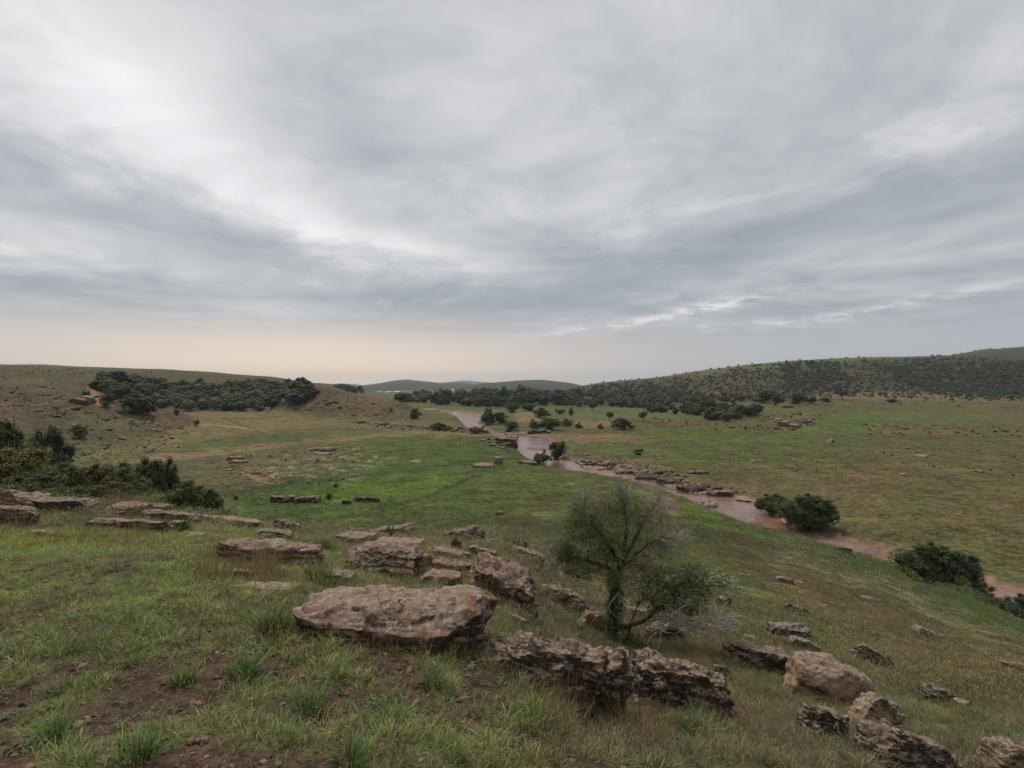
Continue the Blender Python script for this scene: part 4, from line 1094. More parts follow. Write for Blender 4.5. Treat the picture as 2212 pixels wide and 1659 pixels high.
def leaf_quads(P, Nrm, size, rg, fold=.25, ratio=.62):
    """a bent diamond leaf (two triangles sharing a rib) at each point"""
    n = len(P)
    t = rg.normal(size=(n, 3)); t -= (t * Nrm).sum(1)[:, None] * Nrm; t /= np.linalg.norm(t, axis=1)[:, None] + 1e-9
    s = np.cross(Nrm, t)
    L = (size * rg.uniform(.6, 1.35, n))[:, None]; W = L * ratio
    V = np.stack([P - t * L * .5, P + s * W * .5 - Nrm * L * fold * .4, P + t * L * .5, P - s * W * .5 - Nrm * L * fold * .4], 1)
    i = np.arange(n)[:, None] * 4
    return V.reshape(-1, 3), np.concatenate([np.concatenate([i, i + 1, i + 2], 1), np.concatenate([i, i + 2, i + 3], 1)])


def tube(path, rad, sides=5):
    path = np.asarray(path, float); n = len(path)
    rad = np.broadcast_to(np.asarray(rad, float), (n,))
    T = np.gradient(path, axis=0); T /= np.linalg.norm(T, axis=1)[:, None] + 1e-9
    ref = np.where(np.abs(T[:, 2:3]) > .9, np.array([[1., 0, 0]]), np.array([[0, 0, 1.]]))
    A = np.cross(T, ref); A /= np.linalg.norm(A, axis=1)[:, None] + 1e-9
    B = np.cross(T, A)
    an = np.linspace(0, 2 * np.pi, sides, endpoint=False)
    V = path[:, None] + rad[:, None, None] * (np.cos(an)[None, :, None] * A[:, None] + np.sin(an)[None, :, None] * B[:, None])
    i, j = np.meshgrid(np.arange(n - 1), np.arange(sides), indexing='ij')
    a = (i * sides + j).ravel(); c = (i * sides + (j + 1) % sides).ravel()
    return V.reshape(-1, 3), np.stack([a, c, c + sides, a + sides], 1)


class Pile:
    """collects pieces of one mesh"""
    def __init__(s): s.v, s.f, s.m, s.c, s.n = [], [], [], [], 0

    def add(s, V, Fc, mi=0, col=None):
        s.v.append(V); s.f.append(Fc + s.n); s.m.append(np.full(len(Fc), mi)); s.n += len(V)
        s.c.append(np.ones((len(V), 3)) if col is None else (np.broadcast_to(col, (len(V), 3))))

    def mesh(s, name, mats, smooth=False):
        V = np.concatenate(s.v)
        k3 = [f for f in s.f if f.shape[1] == 3]; k4 = [f for f in s.f if f.shape[1] == 4]
        m3 = [m for f, m in zip(s.f, s.m) if f.shape[1] == 3]; m4 = [m for f, m in zip(s.f, s.m) if f.shape[1] == 4]
        fs, ms = [], []
        if k3: fs.append(np.concatenate(k3)); ms.append(np.concatenate(m3))
        if k4: fs.append(np.concatenate(k4)); ms.append(np.concatenate(m4))
        me = mesh_np(name, V, fs, smooth, mats, np.concatenate(ms))
        colour_attr(me, 'leaf', np.concatenate(s.c))
        return me


_ico = None


def ico(n=2):
    global _ico
    if _ico is None:
        bm = bmesh.new(); bmesh.ops.create_icosphere(bm, subdivisions=n, radius=1)
        _ico = (np.array([v.co[:] for v in bm.verts]), np.array([[v.index for v in f.verts] for f in bm.faces]))
        bm.free()
    return _ico


def ico1():
    t = (1 + 5 ** .5) / 2
    V = np.array([(-1, t, 0), (1, t, 0), (-1, -t, 0), (1, -t, 0), (0, -1, t), (0, 1, t), (0, -1, -t), (0, 1, -t), (t, 0, -1), (t, 0, 1), (-t, 0, -1), (-t, 0, 1)], float)
    Fc = np.array([(0, 11, 5), (0, 5, 1), (0, 1, 7), (0, 7, 10), (0, 10, 11), (1, 5, 9), (5, 11, 4), (11, 10, 2), (10, 7, 6), (7, 1, 8), (3, 9, 4), (3, 4, 2), (3, 2, 6), (3, 6, 8), (3, 8, 9), (4, 9, 5), (2, 4, 11), (6, 2, 10), (8, 6, 7), (9, 8, 1)])
    return V / np.linalg.norm(V[0]), Fc


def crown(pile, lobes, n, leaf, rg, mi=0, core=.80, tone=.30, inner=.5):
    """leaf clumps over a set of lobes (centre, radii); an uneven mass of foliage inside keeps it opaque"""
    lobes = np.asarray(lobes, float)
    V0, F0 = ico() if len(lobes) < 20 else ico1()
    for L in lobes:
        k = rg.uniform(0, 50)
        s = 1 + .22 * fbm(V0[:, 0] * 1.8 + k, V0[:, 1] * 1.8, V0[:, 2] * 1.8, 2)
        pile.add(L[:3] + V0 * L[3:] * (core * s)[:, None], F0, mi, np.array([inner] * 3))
    ar = (lobes[:, 3] * lobes[:, 5]); ar = ar / ar.sum()
    pick = rg.choice(len(lobes), n, p=ar)
    d = rg.normal(size=(n, 3)); d /= np.linalg.norm(d, axis=1)[:, None]
    # clumping: leaves gather in sprays
    k = rg.uniform(0, 90)
    dens = fbm(d[:, 0] * 3.2 + pick * 7.7 + k, d[:, 1] * 3.2, d[:, 2] * 3.2, 2)
    r = .93 + .30 * dens + rg.normal(size=n) * .055
    P = lobes[pick, :3] + d * lobes[pick, 3:] * r[:, None]
    keep = (rg.random(n) < .62 + 1.3 * dens)
    for L in lobes:
        q = (((P - L[:3]) / L[3:]) ** 2).sum(1)
        keep &= q > .62
    P, d, dens, pick = P[keep], d[keep], dens[keep], pick[keep]
    Nr = d * .75 + rg.normal(size=d.shape) * .55 + np.array((0, 0, .35)); Nr /= np.linalg.norm(Nr, axis=1)[:, None]
    V, Fc = leaf_quads(P, Nr, leaf, rg)
    shade = (1 + tone * rg.normal(size=len(P)) * .7 + .25 * dens) * (1 + .24 * np.sin(pick * 5.1 + k))
    hue = rg.normal(size=len(P)) * .10
    cc = np.stack([shade * (1 + hue), shade, shade * (1 - hue * .5)], 1).clip(.25, 2.2)
    pile.add(V, Fc, mi, np.repeat(cc, 4, 0))


def limbs(pile, base, targets, r0, rg, mi, sides=5, split=.35, bend=.12):
    for t in targets:
        b0, t = np.array(base, float), np.array(t, float)
        n = 6; u = np.linspace(0, 1, n)[:, None]
        mid = b0 + (t - b0) * split; mid[:2] = b0[:2] + (t - b0)[:2] * split * .4
        p = (1 - u) ** 2 * b0 + 2 * u * (1 - u) * mid + u * u * t + rg.normal(size=(n, 3)) * bend * np.linalg.norm(t - b0) * .25 * u
        V, Fc = tube(p, r0 * (1 - .8 * u[:, 0]), sides); pile.add(V, Fc, mi)


# unit-size plants: 1 wide, 1 tall, standing on z = 0
def make_plant(kind, seed, n, leaf, fine=False):
    rg = np.random.default_rng(seed); lobes = []
    tr, cr = Pile(), Pile()
    if kind == 'tree':            # clear stem, broad head
        lobes = [(rg.uniform(-.24, .24), rg.uniform(-.24, .24), rg.uniform(.52, .80), rg.uniform(.17, .27), rg.uniform(.17, .27), rg.uniform(.13, .20)) for _ in range(9)]
        lobes += [(0, 0, .62, .30, .30, .24)]
        z0 = .42
    elif kind == 'dome':          # wide head down to the ground
        for k in range(15):
            a = rg.uniform(0, 6.28); q = math.sqrt(rg.random()); e = math.sqrt(max(0, 1 - q * q))
            lobes.append((q * .38 * math.cos(a), q * .38 * math.sin(a), .20 + e * .56 + rg.uniform(-.05, .05), rg.uniform(.12, .20), rg.uniform(.12, .20), rg.uniform(.11, .19)))
        lobes += [(0, 0, .42, .40, .40, .40)]
        z0 = .15
    elif kind == 'shrub':         # several stems, ragged
        for k in range(9):
            a = rg.uniform(0, 6.28); q = rg.uniform(.05, .36)
            lobes.append((q * math.cos(a), q * math.sin(a), rg.uniform(.22, .74) * (1 - q * .7), rg.uniform(.12, .24), rg.uniform(.12, .24), rg.uniform(.14, .26)))
        lobes += [(0, 0, .34, .30, .30, .32)]
        z0 = .1
    elif kind == 'open':          # loose, see-through
        for k in range(10):
            a = rg.uniform(0, 6.28); q = rg.uniform(.1, .42)
            lobes.append((q * math.cos(a), q * math.sin(a), rg.uniform(.30, .86), rg.uniform(.08, .16), rg.uniform(.08, .16), rg.uniform(.07, .14)))
        z0 = .2
    elif kind == 'conifer':
        for k in range(7):
            z = .18 + .12 * k
            lobes.append((rg.uniform(-.03, .03), rg.uniform(-.03, .03), z, .36 * (1.12 - z), .36 * (1.12 - z), .11))
        z0 = .1
    if fine:                       # many small sprays instead of a few big lobes
        out = []
        for L in lobes:
            for _k in range(5):
                d = rg.normal(size=3); d[2] = d[2] * .8 + .25; d /= np.linalg.norm(d)
                q = rg.uniform(.55, 1.0); f = rg.uniform(.34, .62)
                out.append((L[0] + d[0] * L[3] * q, L[1] + d[1] * L[4] * q, max(.05, L[2] + d[2] * L[5] * q), L[3] * f, L[4] * f, L[5] * f * .85))
        lobes = lobes[-1:] + out
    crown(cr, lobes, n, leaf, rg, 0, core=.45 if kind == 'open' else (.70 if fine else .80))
    h0 = .5 if kind == 'tree' else .3
    limbs(tr, (0, 0, -.06), [(rg.uniform(-.03, .03), rg.uniform(-.03, .03), h0 + .12)], .045 if kind == 'tree' else .03, rg, 0, 6, bend=.05)
    limbs(tr, (0, 0, h0 * .55), [(l[0] * .9, l[1] * .9, l[2]) for l in lobes[:7]], .022, rg, 0, 5)
    both = Pile()
    for src, mi in ((cr, 0), (tr, 1)):
        for V, Fc, c in zip(src.v, src.f, src.c):
            both.add(V, Fc - Fc.min(), mi, c)
    return dict(crown=cr.mesh('crown', [LEAF]), trunk=tr.mesh('trunk', [BARK]), both=both.mesh(kind, [LEAF, BARK]))


def spread(kind, seeds, n, leaf, fine=False): return [make_plant(kind, s, n, leaf, fine) for s in seeds]


FARTREE = {k: spread(k, range(s, s + 4), 620, .085) for k, s in (('tree', 10), ('dome', 20), ('shrub', 30))}
FARTREE['conifer'] = spread('conifer', [40], 400, .07)
FARTREE['open'] = spread('open', [45, 46], 420, .07)
MIDTREE = {k: spread(k, range(s, s + 3), 4200, .045, True) for k, s in (('tree', 50), ('dome', 60), ('shrub', 70))}
MIDTREE['open'] = spread('open', [80, 81], 1500, .04)
NEARBUSH = {k: spread(k, range(s, s + 3), 17000, .030, True) for k, s in (('dome', 90), ('shrub', 95))}
NEARBUSH['open'] = spread('open', [99], 5000, .02)
PRG = np.random.default_rng(77)
DK, MG, OL, YG, BL, BR = (.064, .086, .036), (.084, .118, .040), (.106, .112, .050), (.16, .19, .046), (.062, .082, .052), (.115, .09, .05)


def vary(c, s=.16):
    k = 1 + PRG.normal() * s
    return tuple(float(np.clip(q * k * (1 + PRG.normal() * s * .35), .008, .4)) for q in c) + (1.0,)


def plant(kind, at, w, h, col, label, cat, group=None, parts=False, mid=False, name=None, turn=None, near=False):
    src = (NEARBUSH if near else MIDTREE if mid else FARTREE)[kind]; p = src[int(PRG.integers(len(src)))]
    nm = name or cat
    r = PRG.uniform(0, 6.28) if turn is None else turn
    if parts:
        o = bpy.data.objects.new(nm, None)
        for pn in ('crown', 'trunk'):
            c = bpy.data.objects.new(pn, p[pn]); COL.objects.link(c); c.parent = o; c.color = col
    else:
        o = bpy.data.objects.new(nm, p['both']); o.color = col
    COL.objects.link(o)
    o.location = at; o.rotation_euler = (0, 0, r); o.scale = (w, w, h)
    return thing(o, label, cat, group)


def px_plant(kind, X, Yt, Yb, wpx, col, label, cat='bush', group=None, dmin=0, d=None, **k):
    g = ground(X, Yb, dmin) if d is None else spot(X, d)
    s = g.y / F
    h = (CY - Yt) * s - g.z
    return plant(kind, (g.x, g.y, g.z - .03 * h), wpx * s, h * 1.03, vary(col, .06), label, cat, group, **k)


def build_plants():
    P = px_plant
    # ---- one by one: the bushes of the river and the valley
    q = dict(parts=True, mid=True)
    P('dome', 1746, 1058, 1146, 118, DK, 'largest round dark bush leaning over the river', dmin=45, d=69.5, near=True, **q)
    P('shrub', 1668, 1057, 1112, 88, DK, 'ragged dark bush over the water left of the round one', dmin=45, d=79, near=True, **q)
    P('shrub', 1708, 1085, 1140, 60, DK, 'small dark bush wedged between the two big river bushes', dmin=45, d=73, near=True, **q)
    P('dome', 2012, 1161, 1262, 136, DK, 'broad dark bush on the near bank at the right', d=47, near=True, **q)
    P('dome', 2070, 1186, 1280, 104, BL, 'bluish dark bush against the right side of the broad one', d=46, near=True, **q)
    P('shrub', 2104, 1240, 1302, 80, OL, 'low olive bush with yellow tips at the waterside', d=44.5, near=True, **q)
    P('open', 2078, 1240, 1292, 40, YG, 'yellow-green sprig before the bluish bush', d=44, near=True, **q)
    P('shrub', 2062, 1258, 1300, 110, BR, 'brown scrub along the top of the near bank', d=43, near=True, **q)
    P('shrub', 2154, 1280, 1330, 100, DK, 'dark scrub on the bank before the pink sheet', d=42.5, near=True, **q)
    P('dome', 2210, 1276, 1345, 80, BL, 'dark bush cut by the right edge at the river', d=41, near=True, **q)
    P('dome', 1207, 944, 990, 42, DK, 'upright dark bush on a rock in midstream', dmin=80, d=136, **q)
    P('shrub', 1174, 966, 1010, 44, OL, 'thin grey-green bush with bare twigs in front of the midstream one', dmin=80, d=124, **q)
    P('shrub', 1164, 980, 1009, 30, DK, 'dark low bush at the left of the thin one', dmin=80, d=122, **q)
    P('shrub', 1052, 876, 918, 46, DK, 'tall bushy tree at the left of the far pool', 'tree', dmin=150, **q)
    P('dome', 1080, 886, 916, 40, DK, 'rounded bush leaning on the tall one by the far pool', dmin=150, **q)
    P('dome', 1105, 906, 935, 34, DK, 'dark round bush standing alone before the tan field', dmin=150, **q)
    P('dome', 1104, 863, 891, 40, MG, 'dome-shaped tree with light green rim before the woods', 'tree', dmin=200, **q)
    P('dome', 1138, 866, 888, 40, DK, 'dark tree at the right of the light-rimmed dome', 'tree', dmin=200, **q)
    P('dome', 1170, 878, 903, 42, BL, 'blue-green bush mass behind the long bush', dmin=200, **q)
    P('shrub', 1160, 900, 930, 44, DK, 'left end of the long dark bush by the pool', dmin=150, **q)
    P('dome', 1186, 897, 929, 52, DK, 'tallest part of the long dark bush by the pool', dmin=150, **q)
    P('shrub', 1222, 902, 920, 36, DK, 'low dark bush right of the long bush', dmin=150, **q)
    P('shrub', 1249, 910, 925, 22, DK, 'small square dark bush in the tan strip', dmin=150, **q)
    P('open', 1236, 905, 917, 14, OL, 'thin sapling behind the small square bush', dmin=150, **q)
    P('shrub', 1296, 912, 927, 17, DK, 'small ragged bush alone in the field', dmin=150, **q)
    P('dome', 1340, 900, 928, 48, DK, 'big dark hemispherical bush in the field', dmin=150, **q)
    P('shrub', 1363, 914, 927, 18, DK, 'small bush touching the hemispherical bush', dmin=150, **q)
    P('tree', 1317, 888, 911, 22, DK, 'small round-headed tree behind the hemispherical bush', 'tree', dmin=150, **q)
    P('tree', 1389, 886, 912, 24, OL, 'small olive tree on a thin stem in the field', 'tree', dmin=150, **q)
    P('tree', 1279, 868, 889, 26, DK, 'spreading tree with leaning stem in the green field', 'tree', dmin=200, **q)
    P('tree', 1297, 861, 879, 20, DK, 'tree behind the spreading one, before the woods', 'tree', dmin=200, **q)
    P('dome', 1252, 863, 879, 20, YG, 'yellow-green tree at the edge of the woods', 'tree', dmin=200, **q)
    P('shrub', 1209, 879, 895, 26, DK, 'brownish bush at the corner of the green field', dmin=200, **q)
    P('shrub', 1235, 877, 898, 18, DK, 'narrow upright bush at the corner of the green field', dmin=200, **q)
    P('shrub', 1030, 916, 937, 38, BR, 'brown-green bush on the bank below the far pool', dmin=150, **q)
    P('dome', 1020, 920, 936, 22, OL, 'olive bush on the bank left of the brown-green one', dmin=150, **q)
    P('dome', 946, 911, 930, 40, DK, 'dark bush at the edge of the tan strip, below the mound', dmin=150, **q)
    P('shrub', 968, 918, 931, 26, MG, 'lighter bush at the right of the dark one below the mound', dmin=150, **q)
    P('shrub', 895, 876, 904, 34, BL, 'grey-green bush at the right foot of the mound', dmin=200, **q)
    P('tree', 1820, 838, 864, 34, DK, 'lone flat-topped tree at the foot of the right hill', 'tree', dmin=200, **q)
    P('dome', 1654, 838, 871, 44, BL, 'left one of two dark trees at the foot of the right hill', 'tree', dmin=200, **q)
    P('shrub', 1680, 845, 870, 34, DK, 'paler bush against the left dark tree', dmin=200, **q)
    P('dome', 1722, 846, 873, 40, BL, 'right one of two dark trees at the foot of the right hill', 'tree', dmin=200, **q)
    P('shrub', 1750, 850, 872, 34, DK, 'ragged bush right of the two dark trees', dmin=200, **q)
    P('dome', 1783, 857, 869, 26, DK, 'low round bush between the dark trees and the lone tree', dmin=200, **q)
    P('shrub', 1675, 864, 876, 12, OL, 'tiny round bush before the two dark trees', dmin=150, **q)
    P('dome', 1928, 860, 870, 28, DK, 'flat bush on the line of the far field, right of the lone tree', dmin=150, **q)
    P('tree', 1524, 862, 893, 36, DK, 'tallest tree of the hedge line', 'tree', dmin=180, **q)
    P('dome', 1560, 866, 886, 28, DK, 'round tree right of the tallest in the hedge line', 'tree', dmin=180, **q)
    P('shrub', 1588, 872, 896, 40, YG, 'yellowish bush in the hedge line', dmin=180, **q)
    P('tree', 1390, 868, 890, 24, OL, 'olive tree at the left end of the hedge line', 'tree', dmin=180, **q)
    # ---- left: hillside and meadow
    P('dome', 168, 913, 947, 40, MG, 'bright-topped round bush alone on the left hillside', dmin=90, **q)
    P('dome', 296, 846, 893, 70, DK, 'big domed tree at the end of the orange path', 'tree', dmin=150, **q)
    P('dome', 262, 826, 862, 60, DK, 'domed tree behind the big one by the orange path', 'tree', dmin=150, **q)
    P('shrub', 318, 866, 897, 44, DK, 'dark bush under the right side of the big domed tree', dmin=150, **q)
    P('shrub', 236, 838, 868, 40, BL, 'grey-green bush at the right of the orange path', dmin=150, **q)
    P('shrub', 187, 838, 858, 18, DK, 'small bush at the left of the orange path', dmin=150, **q)
    P('shrub', 228, 862, 880, 24, BL, 'low bush at the foot of the orange path', dmin=130, **q)
    P('open', 399, 869, 890, 18, OL, 'thin little tree on the spur of the left hill', 'tree', dmin=150, **q)
    P('shrub', 425, 902, 918, 14, BL, 'small dark bush at the start of the pale footpath', dmin=150, **q)
    P('shrub', 382, 878, 898, 14, BL, 'small dark bush behind the spur', dmin=150, **q)
    P('dome', 510, 1069, 1080, 14, BL, 'left small dark bush in the meadow', dmin=45, **q)
    P('dome', 710, 1064, 1079, 18, DK, 'round dark bush between the meadow outcrops', dmin=45, **q)
    P('shrub', 724, 1042, 1053, 16, DK, 'small dark bush in the bright green ditch', dmin=45, **q)
    P('open', 1118, 938, 953, 10, OL, 'thin sapling at the far edge of the meadow', dmin=90, **q)
    # gully below the left ledge
    P('dome', 10, 884, 1000, 150, DK, 'tallest dark tree at the left picture edge', 'tree', d=30, near=True, **q)
    P('dome', 96, 893, 985, 120, BL, 'dark grey-green tree behind the yellow bush', 'tree', d=42, near=True, **q)
    P('dome', 34, 944, 1060, 190, (.150, .145, .036), 'yellow-green bush at the left edge', d=22, near=True, **q)
    P('shrub', 112, 968, 1060, 130, MG, 'leafy green bush right of the yellow one', d=21, near=True, **q)
    P('dome', 140, 990, 1070, 150, OL, 'olive bush behind the long slab, left of the rust-tinged one', d=19, near=True, **q)
    P('dome', 220, 985, 1075, 130, (.120, .092, .036), 'rust-tinged bush in the middle of the gully', d=19.5, near=True, **q)
    P('shrub', 172, 1004, 1075, 150, DK, 'dark bush between the olive and the rust-tinged ones', d=18, near=True, **q)
    P('dome', 270, 1000, 1080, 120, MG, 'green bush at the right of the rust-tinged one', d=19, near=True, **q)
    P('dome', 318, 978, 1080, 100, DK, 'tall dark tree with two heads over the gully', 'tree', d=22, near=True, **q)
    P('dome', 362, 976, 1060, 70, DK, 'right head of dark leaves beside the tall gully tree', 'tree', d=23, near=True, **q)
    P('shrub', 340, 1022, 1090, 120, MG, 'light green bush under the tall gully tree', d=18, near=True, **q)
    P('dome', 408, 1030, 1115, 118, (.080, .110, .036), 'roundest dark green bush at the end of the left ledge', d=14, near=True, **q)
    P('dome', 450, 1050, 1118, 80, DK, 'dark bush at the right of the roundest one', d=14, near=True, **q)
    P('shrub', 486, 1080, 1120, 40, MG, 'small light bush ending the gully row at the right', d=13.6, near=True, **q)
    P('open', 50, 1030, 1075, 130, (.10, .088, .05), 'dry brownish scrub behind the left edge boulder', d=14.5, near=True, **q)
    P('shrub', 300, 1040, 1085, 110, YG, 'bright low bush behind the dry stalks', d=15, near=True, **q)
    P('dome', 235, 1030, 1080, 150, DK, 'low dark bush touching the back of the long slab', d=15, near=True, **q)
    P('dome', 60, 1010, 1070, 150, DK, 'low dark bush under the yellow one', d=17, near=True, **q)
    # small plants of the ledge
    P('open', 844, 1128, 1182, 22, DK, 'slim dark sapling among the pink slabs', d=11, **q)
    P('dome', 986, 1160, 1180, 26, DK, 'small round-topped sapling above the reddish flat block', d=10.5, **q)
    P('shrub', 1132, 1160, 1186, 24, BL, 'tiny dark shrub beside the small black rock', d=13.5, **q)
    P('shrub', 975, 1244, 1278, 60, DK, 'dark leafy weed in the gap before the leaning slab', d=6.3, **q)
    P('shrub', 1370, 1500, 1545, 60, MG, 'leafy weed under the overhang of the dark boulder', d=6.2, **q)
    # ---- the masses: every tree its own
    def area(poly, n, kinds, wpx, asp, cols, label, cat, group, dmin=0, dmax=1e9, gap=.45, extra=0):
        Pq = np.array(poly, float); got = []; t = 0
        cand = []
        while len(got) < n + extra and t < (n + extra) * 60:
            t += 1
            X, Y = PRG.uniform(Pq[:, 0].min(), Pq[:, 0].max()), PRG.uniform(Pq[:, 1].min(), Pq[:, 1].max())
            if poly_sd(np.array([X]), np.array([Y]), poly)[0] < 0: continue
            p = ground(X, Y, dmin)
            if p.y > dmax: continue
            w = PRG.uniform(*wpx)
            if any((p.x - a) ** 2 + (p.y - b_) ** 2 < (gap * (w + c) * .5) ** 2 for a, b_, c in got): continue
            got.append((p.x, p.y, w))
            cand.append((w / p.y, p, w))
        cand.sort(key=lambda c: -c[0])
        for i, (_, p, w) in enumerate(cand):
            kind = kinds[int(PRG.integers(len(kinds)))]; h = w * PRG.uniform(*asp); c = vary(cols[int(PRG.integers(len(cols)))], .30)
            X_, Y_ = CX + F * p.x / p.y, CY - F * p.z / p.y
            fx = (X_ - Pq[:, 0].min()) / (np.ptp(Pq[:, 0]) + 1e-6); fy = (Y_ - Pq[:, 1].min()) / (np.ptp(Pq[:, 1]) + 1e-6)
            zone = ('back edge', 'heart', 'front edge')[min(2, int(fy * 3))] + ' of the ' + ('far left part', 'left part', 'middle', 'right part', 'far right part')[min(4, int(fx * 5))]
            if i < n: plant(kind, (p.x, p.y, p.z - .03 * w), w, h, c, label + ', ' + zone, cat, group)
            else: MASS.append((p.x, p.y, p.z - .03 * w, w, h, c))
        return got
    area([(210, 858), (330, 884), (420, 888), (560, 889), (640, 878), (680, 856), (682, 844), (655, 836), (560, 834), (470, 838), (380, 836), (330, 828), (270, 822), (215, 816), (200, 824)], 150,
         ['dome', 'dome', 'shrub'], (7.5, 12.5), (.55, .9), [DK, DK, BL, MG, OL], 'tree of the left hill grove', 'tree', 'trees of the left grove', 240, 620, .24, 80)
    area([(865, 868), (940, 874), (1000, 878), (1085, 882), (1240, 874), (1260, 862), (1200, 852), (1000, 850), (920, 852), (870, 856)], 110,
         ['dome', 'dome', 'shrub', 'dome'], (7.5, 14), (.65, 1.1), [DK, MG, BL, OL, DK], 'tree of the upper river woods', 'tree', 'trees of the river woods', 300, 1400, .22, 120)
    area([(985, 872), (1000, 862), (1060, 860), (1140, 862), (1145, 874), (1080, 879)], 22,
         ['dome', 'shrub', 'dome'], (11, 16), (.95, 1.3), [DK, MG, DK, OL], 'tall tree of the middle of the river woods', 'tree', 'tall trees of the river woods', 300, 900, .3)
    area([(1180, 876), (1240, 878), (1400, 882), (1500, 874), (1640, 868), (1620, 858), (1400, 848), (1240, 846), (1180, 852)], 120,
         ['dome', 'shrub', 'shrub'], (5, 9.5), (.6, .95), [DK, OL, MG, OL], 'bush of the thicket before the right hill', 'bush', 'bushes of the right thicket', 300, 1200, .26, 150)
    area([(1400, 893), (1480, 898), (1560, 912), (1630, 898), (1645, 888), (1560, 884), (1470, 884), (1400, 886)], 48,
         ['dome', 'shrub', 'dome'], (4.5, 7.5), (.65, .95), [DK, OL, DK, MG], 'bush of the right field hedge line', 'bush', 'bushes of the hedge line', 150, 500, .28, 20)
    area([(716, 846), (760, 850), (800, 853), (785, 847), (750, 838), (728, 836)], 24,
         ['dome', 'shrub'], (6, 10), (.6, .9), [DK, BL], 'small dark tree behind the mound', 'tree', 'trees behind the mound', 480, 1100, .4)
    return area


MASS = []
_area = build_plants()


def build_hill_scrub():
    """scrub of the right hill: the larger shrubs one by one, the small rest as one mass"""
    rg = np.random.default_rng(31)
    poly = [(1180, 850), (1260, 838), (1350, 825), (1450, 815), (1550, 800), (1660, 788), (1800, 780), (2000, 776), (2080, 772), (2230, 780), (2230, 868), (2000, 864), (1850, 858), (1640, 862), (1400, 862)]
    dense = [[(1680, 784), (1800, 784), (1850, 830), (1780, 852), (1690, 848)], [(1880, 790), (2230, 785), (2230, 866), (2050, 858), (1950, 830)], [(1180, 852), (1320, 830), (1480, 835), (1500, 858), (1300, 866)]]
    pts = []
    P = np.array(poly, float); t = 0
    while len(pts) < 4200 and t < 40000:
        t += 1
        X, Y = rg.uniform(P[:, 0].min(), P[:, 0].max()), rg.uniform(P[:, 1].min(), P[:, 1].max())
        a, b_ = np.array([X]), np.array([Y])
        if poly_sd(a, b_, poly)[0] < 0: continue
        dn = max(poly_sd(a, b_, q)[0] for q in dense)
        if rg.random() > (1.0 if dn > -4 else .85): continue
        g = ground(X, Y, 450)
        if float(fbm(np.array([g.x / 70]), np.array([g.y / 70]), 3.3, 3)[0]) < (-.5 if dn > -4 else -.30): continue
        if g.y > 1500: continue
        pts.append((g, rg.uniform(3, 9) * (1 + .5 * (dn > 0)) * (.7 + .5 * rg.random() ** 3), dn))
    for k in range(60):       # along the skyline
        X = rg.uniform(1260, 2212)
        d = 1085 + rg.uniform(-30, 20)
        pts.append((spot(X, d), rg.uniform(3, 8), -9))
    pts.sort(key=lambda q: -q[1])
    for g, w, dn in pts[:200]:
        k = ['dome', 'shrub', 'shrub', 'tree'][int(rg.integers(4))]
        W = w / F * g.y
        plant(k, (g.x, g.y, g.z - .05 * W), W, W * rg.uniform(.5, .9), vary(DK if dn > -2 else OL, .25), 'dark shrub on the right hill, ' + ('skyline' if g.y > 1040 else 'upper slope' if g.y > 860 else 'middle slope' if g.y > 700 else 'foot') + ' of its ' + ('far left end', 'left end', 'left part', 'part left of the middle', 'middle', 'part right of the middle', 'right part', 'right end', 'far right end', 'edge at the right picture border')[int(np.clip((CX + F * g.x / g.y - 1180) / 104, 0, 9))], 'shrub', 'shrubs of the right hill', name='shrub')
    rest = pts[200:]
    me = bpy.data.meshes.new('hillside_scrub'); me.vertices.add(len(rest))
    me.vertices.foreach_set('co', np.array([p[0][:] for p in rest], np.float32).ravel())
    sc = np.array([[p[1] / F * p[0].y] * 3 for p in rest], np.float32); sc[:, 2] *= rg.uniform(.45, .85, len(rest))
    instancer('hillside_scrub', me, [FARTREE['shrub'][0]['both'], FARTREE['shrub'][2]['both'], FARTREE['dome'][1]['both']], sc,
              np.stack([np.zeros(len(rest)), np.zeros(len(rest)), rg.uniform(0, 6.28, len(rest))], 1),
              np.array([vary(OL if p[2] < -2 else DK, .25)[:3] for p in rest]), 'low dark scrub dotting the right hill', LEAF)


PROTO_COL = bpy.data.collections.new('prototypes')     # never linked to the scene: only sources for the scattered stuff


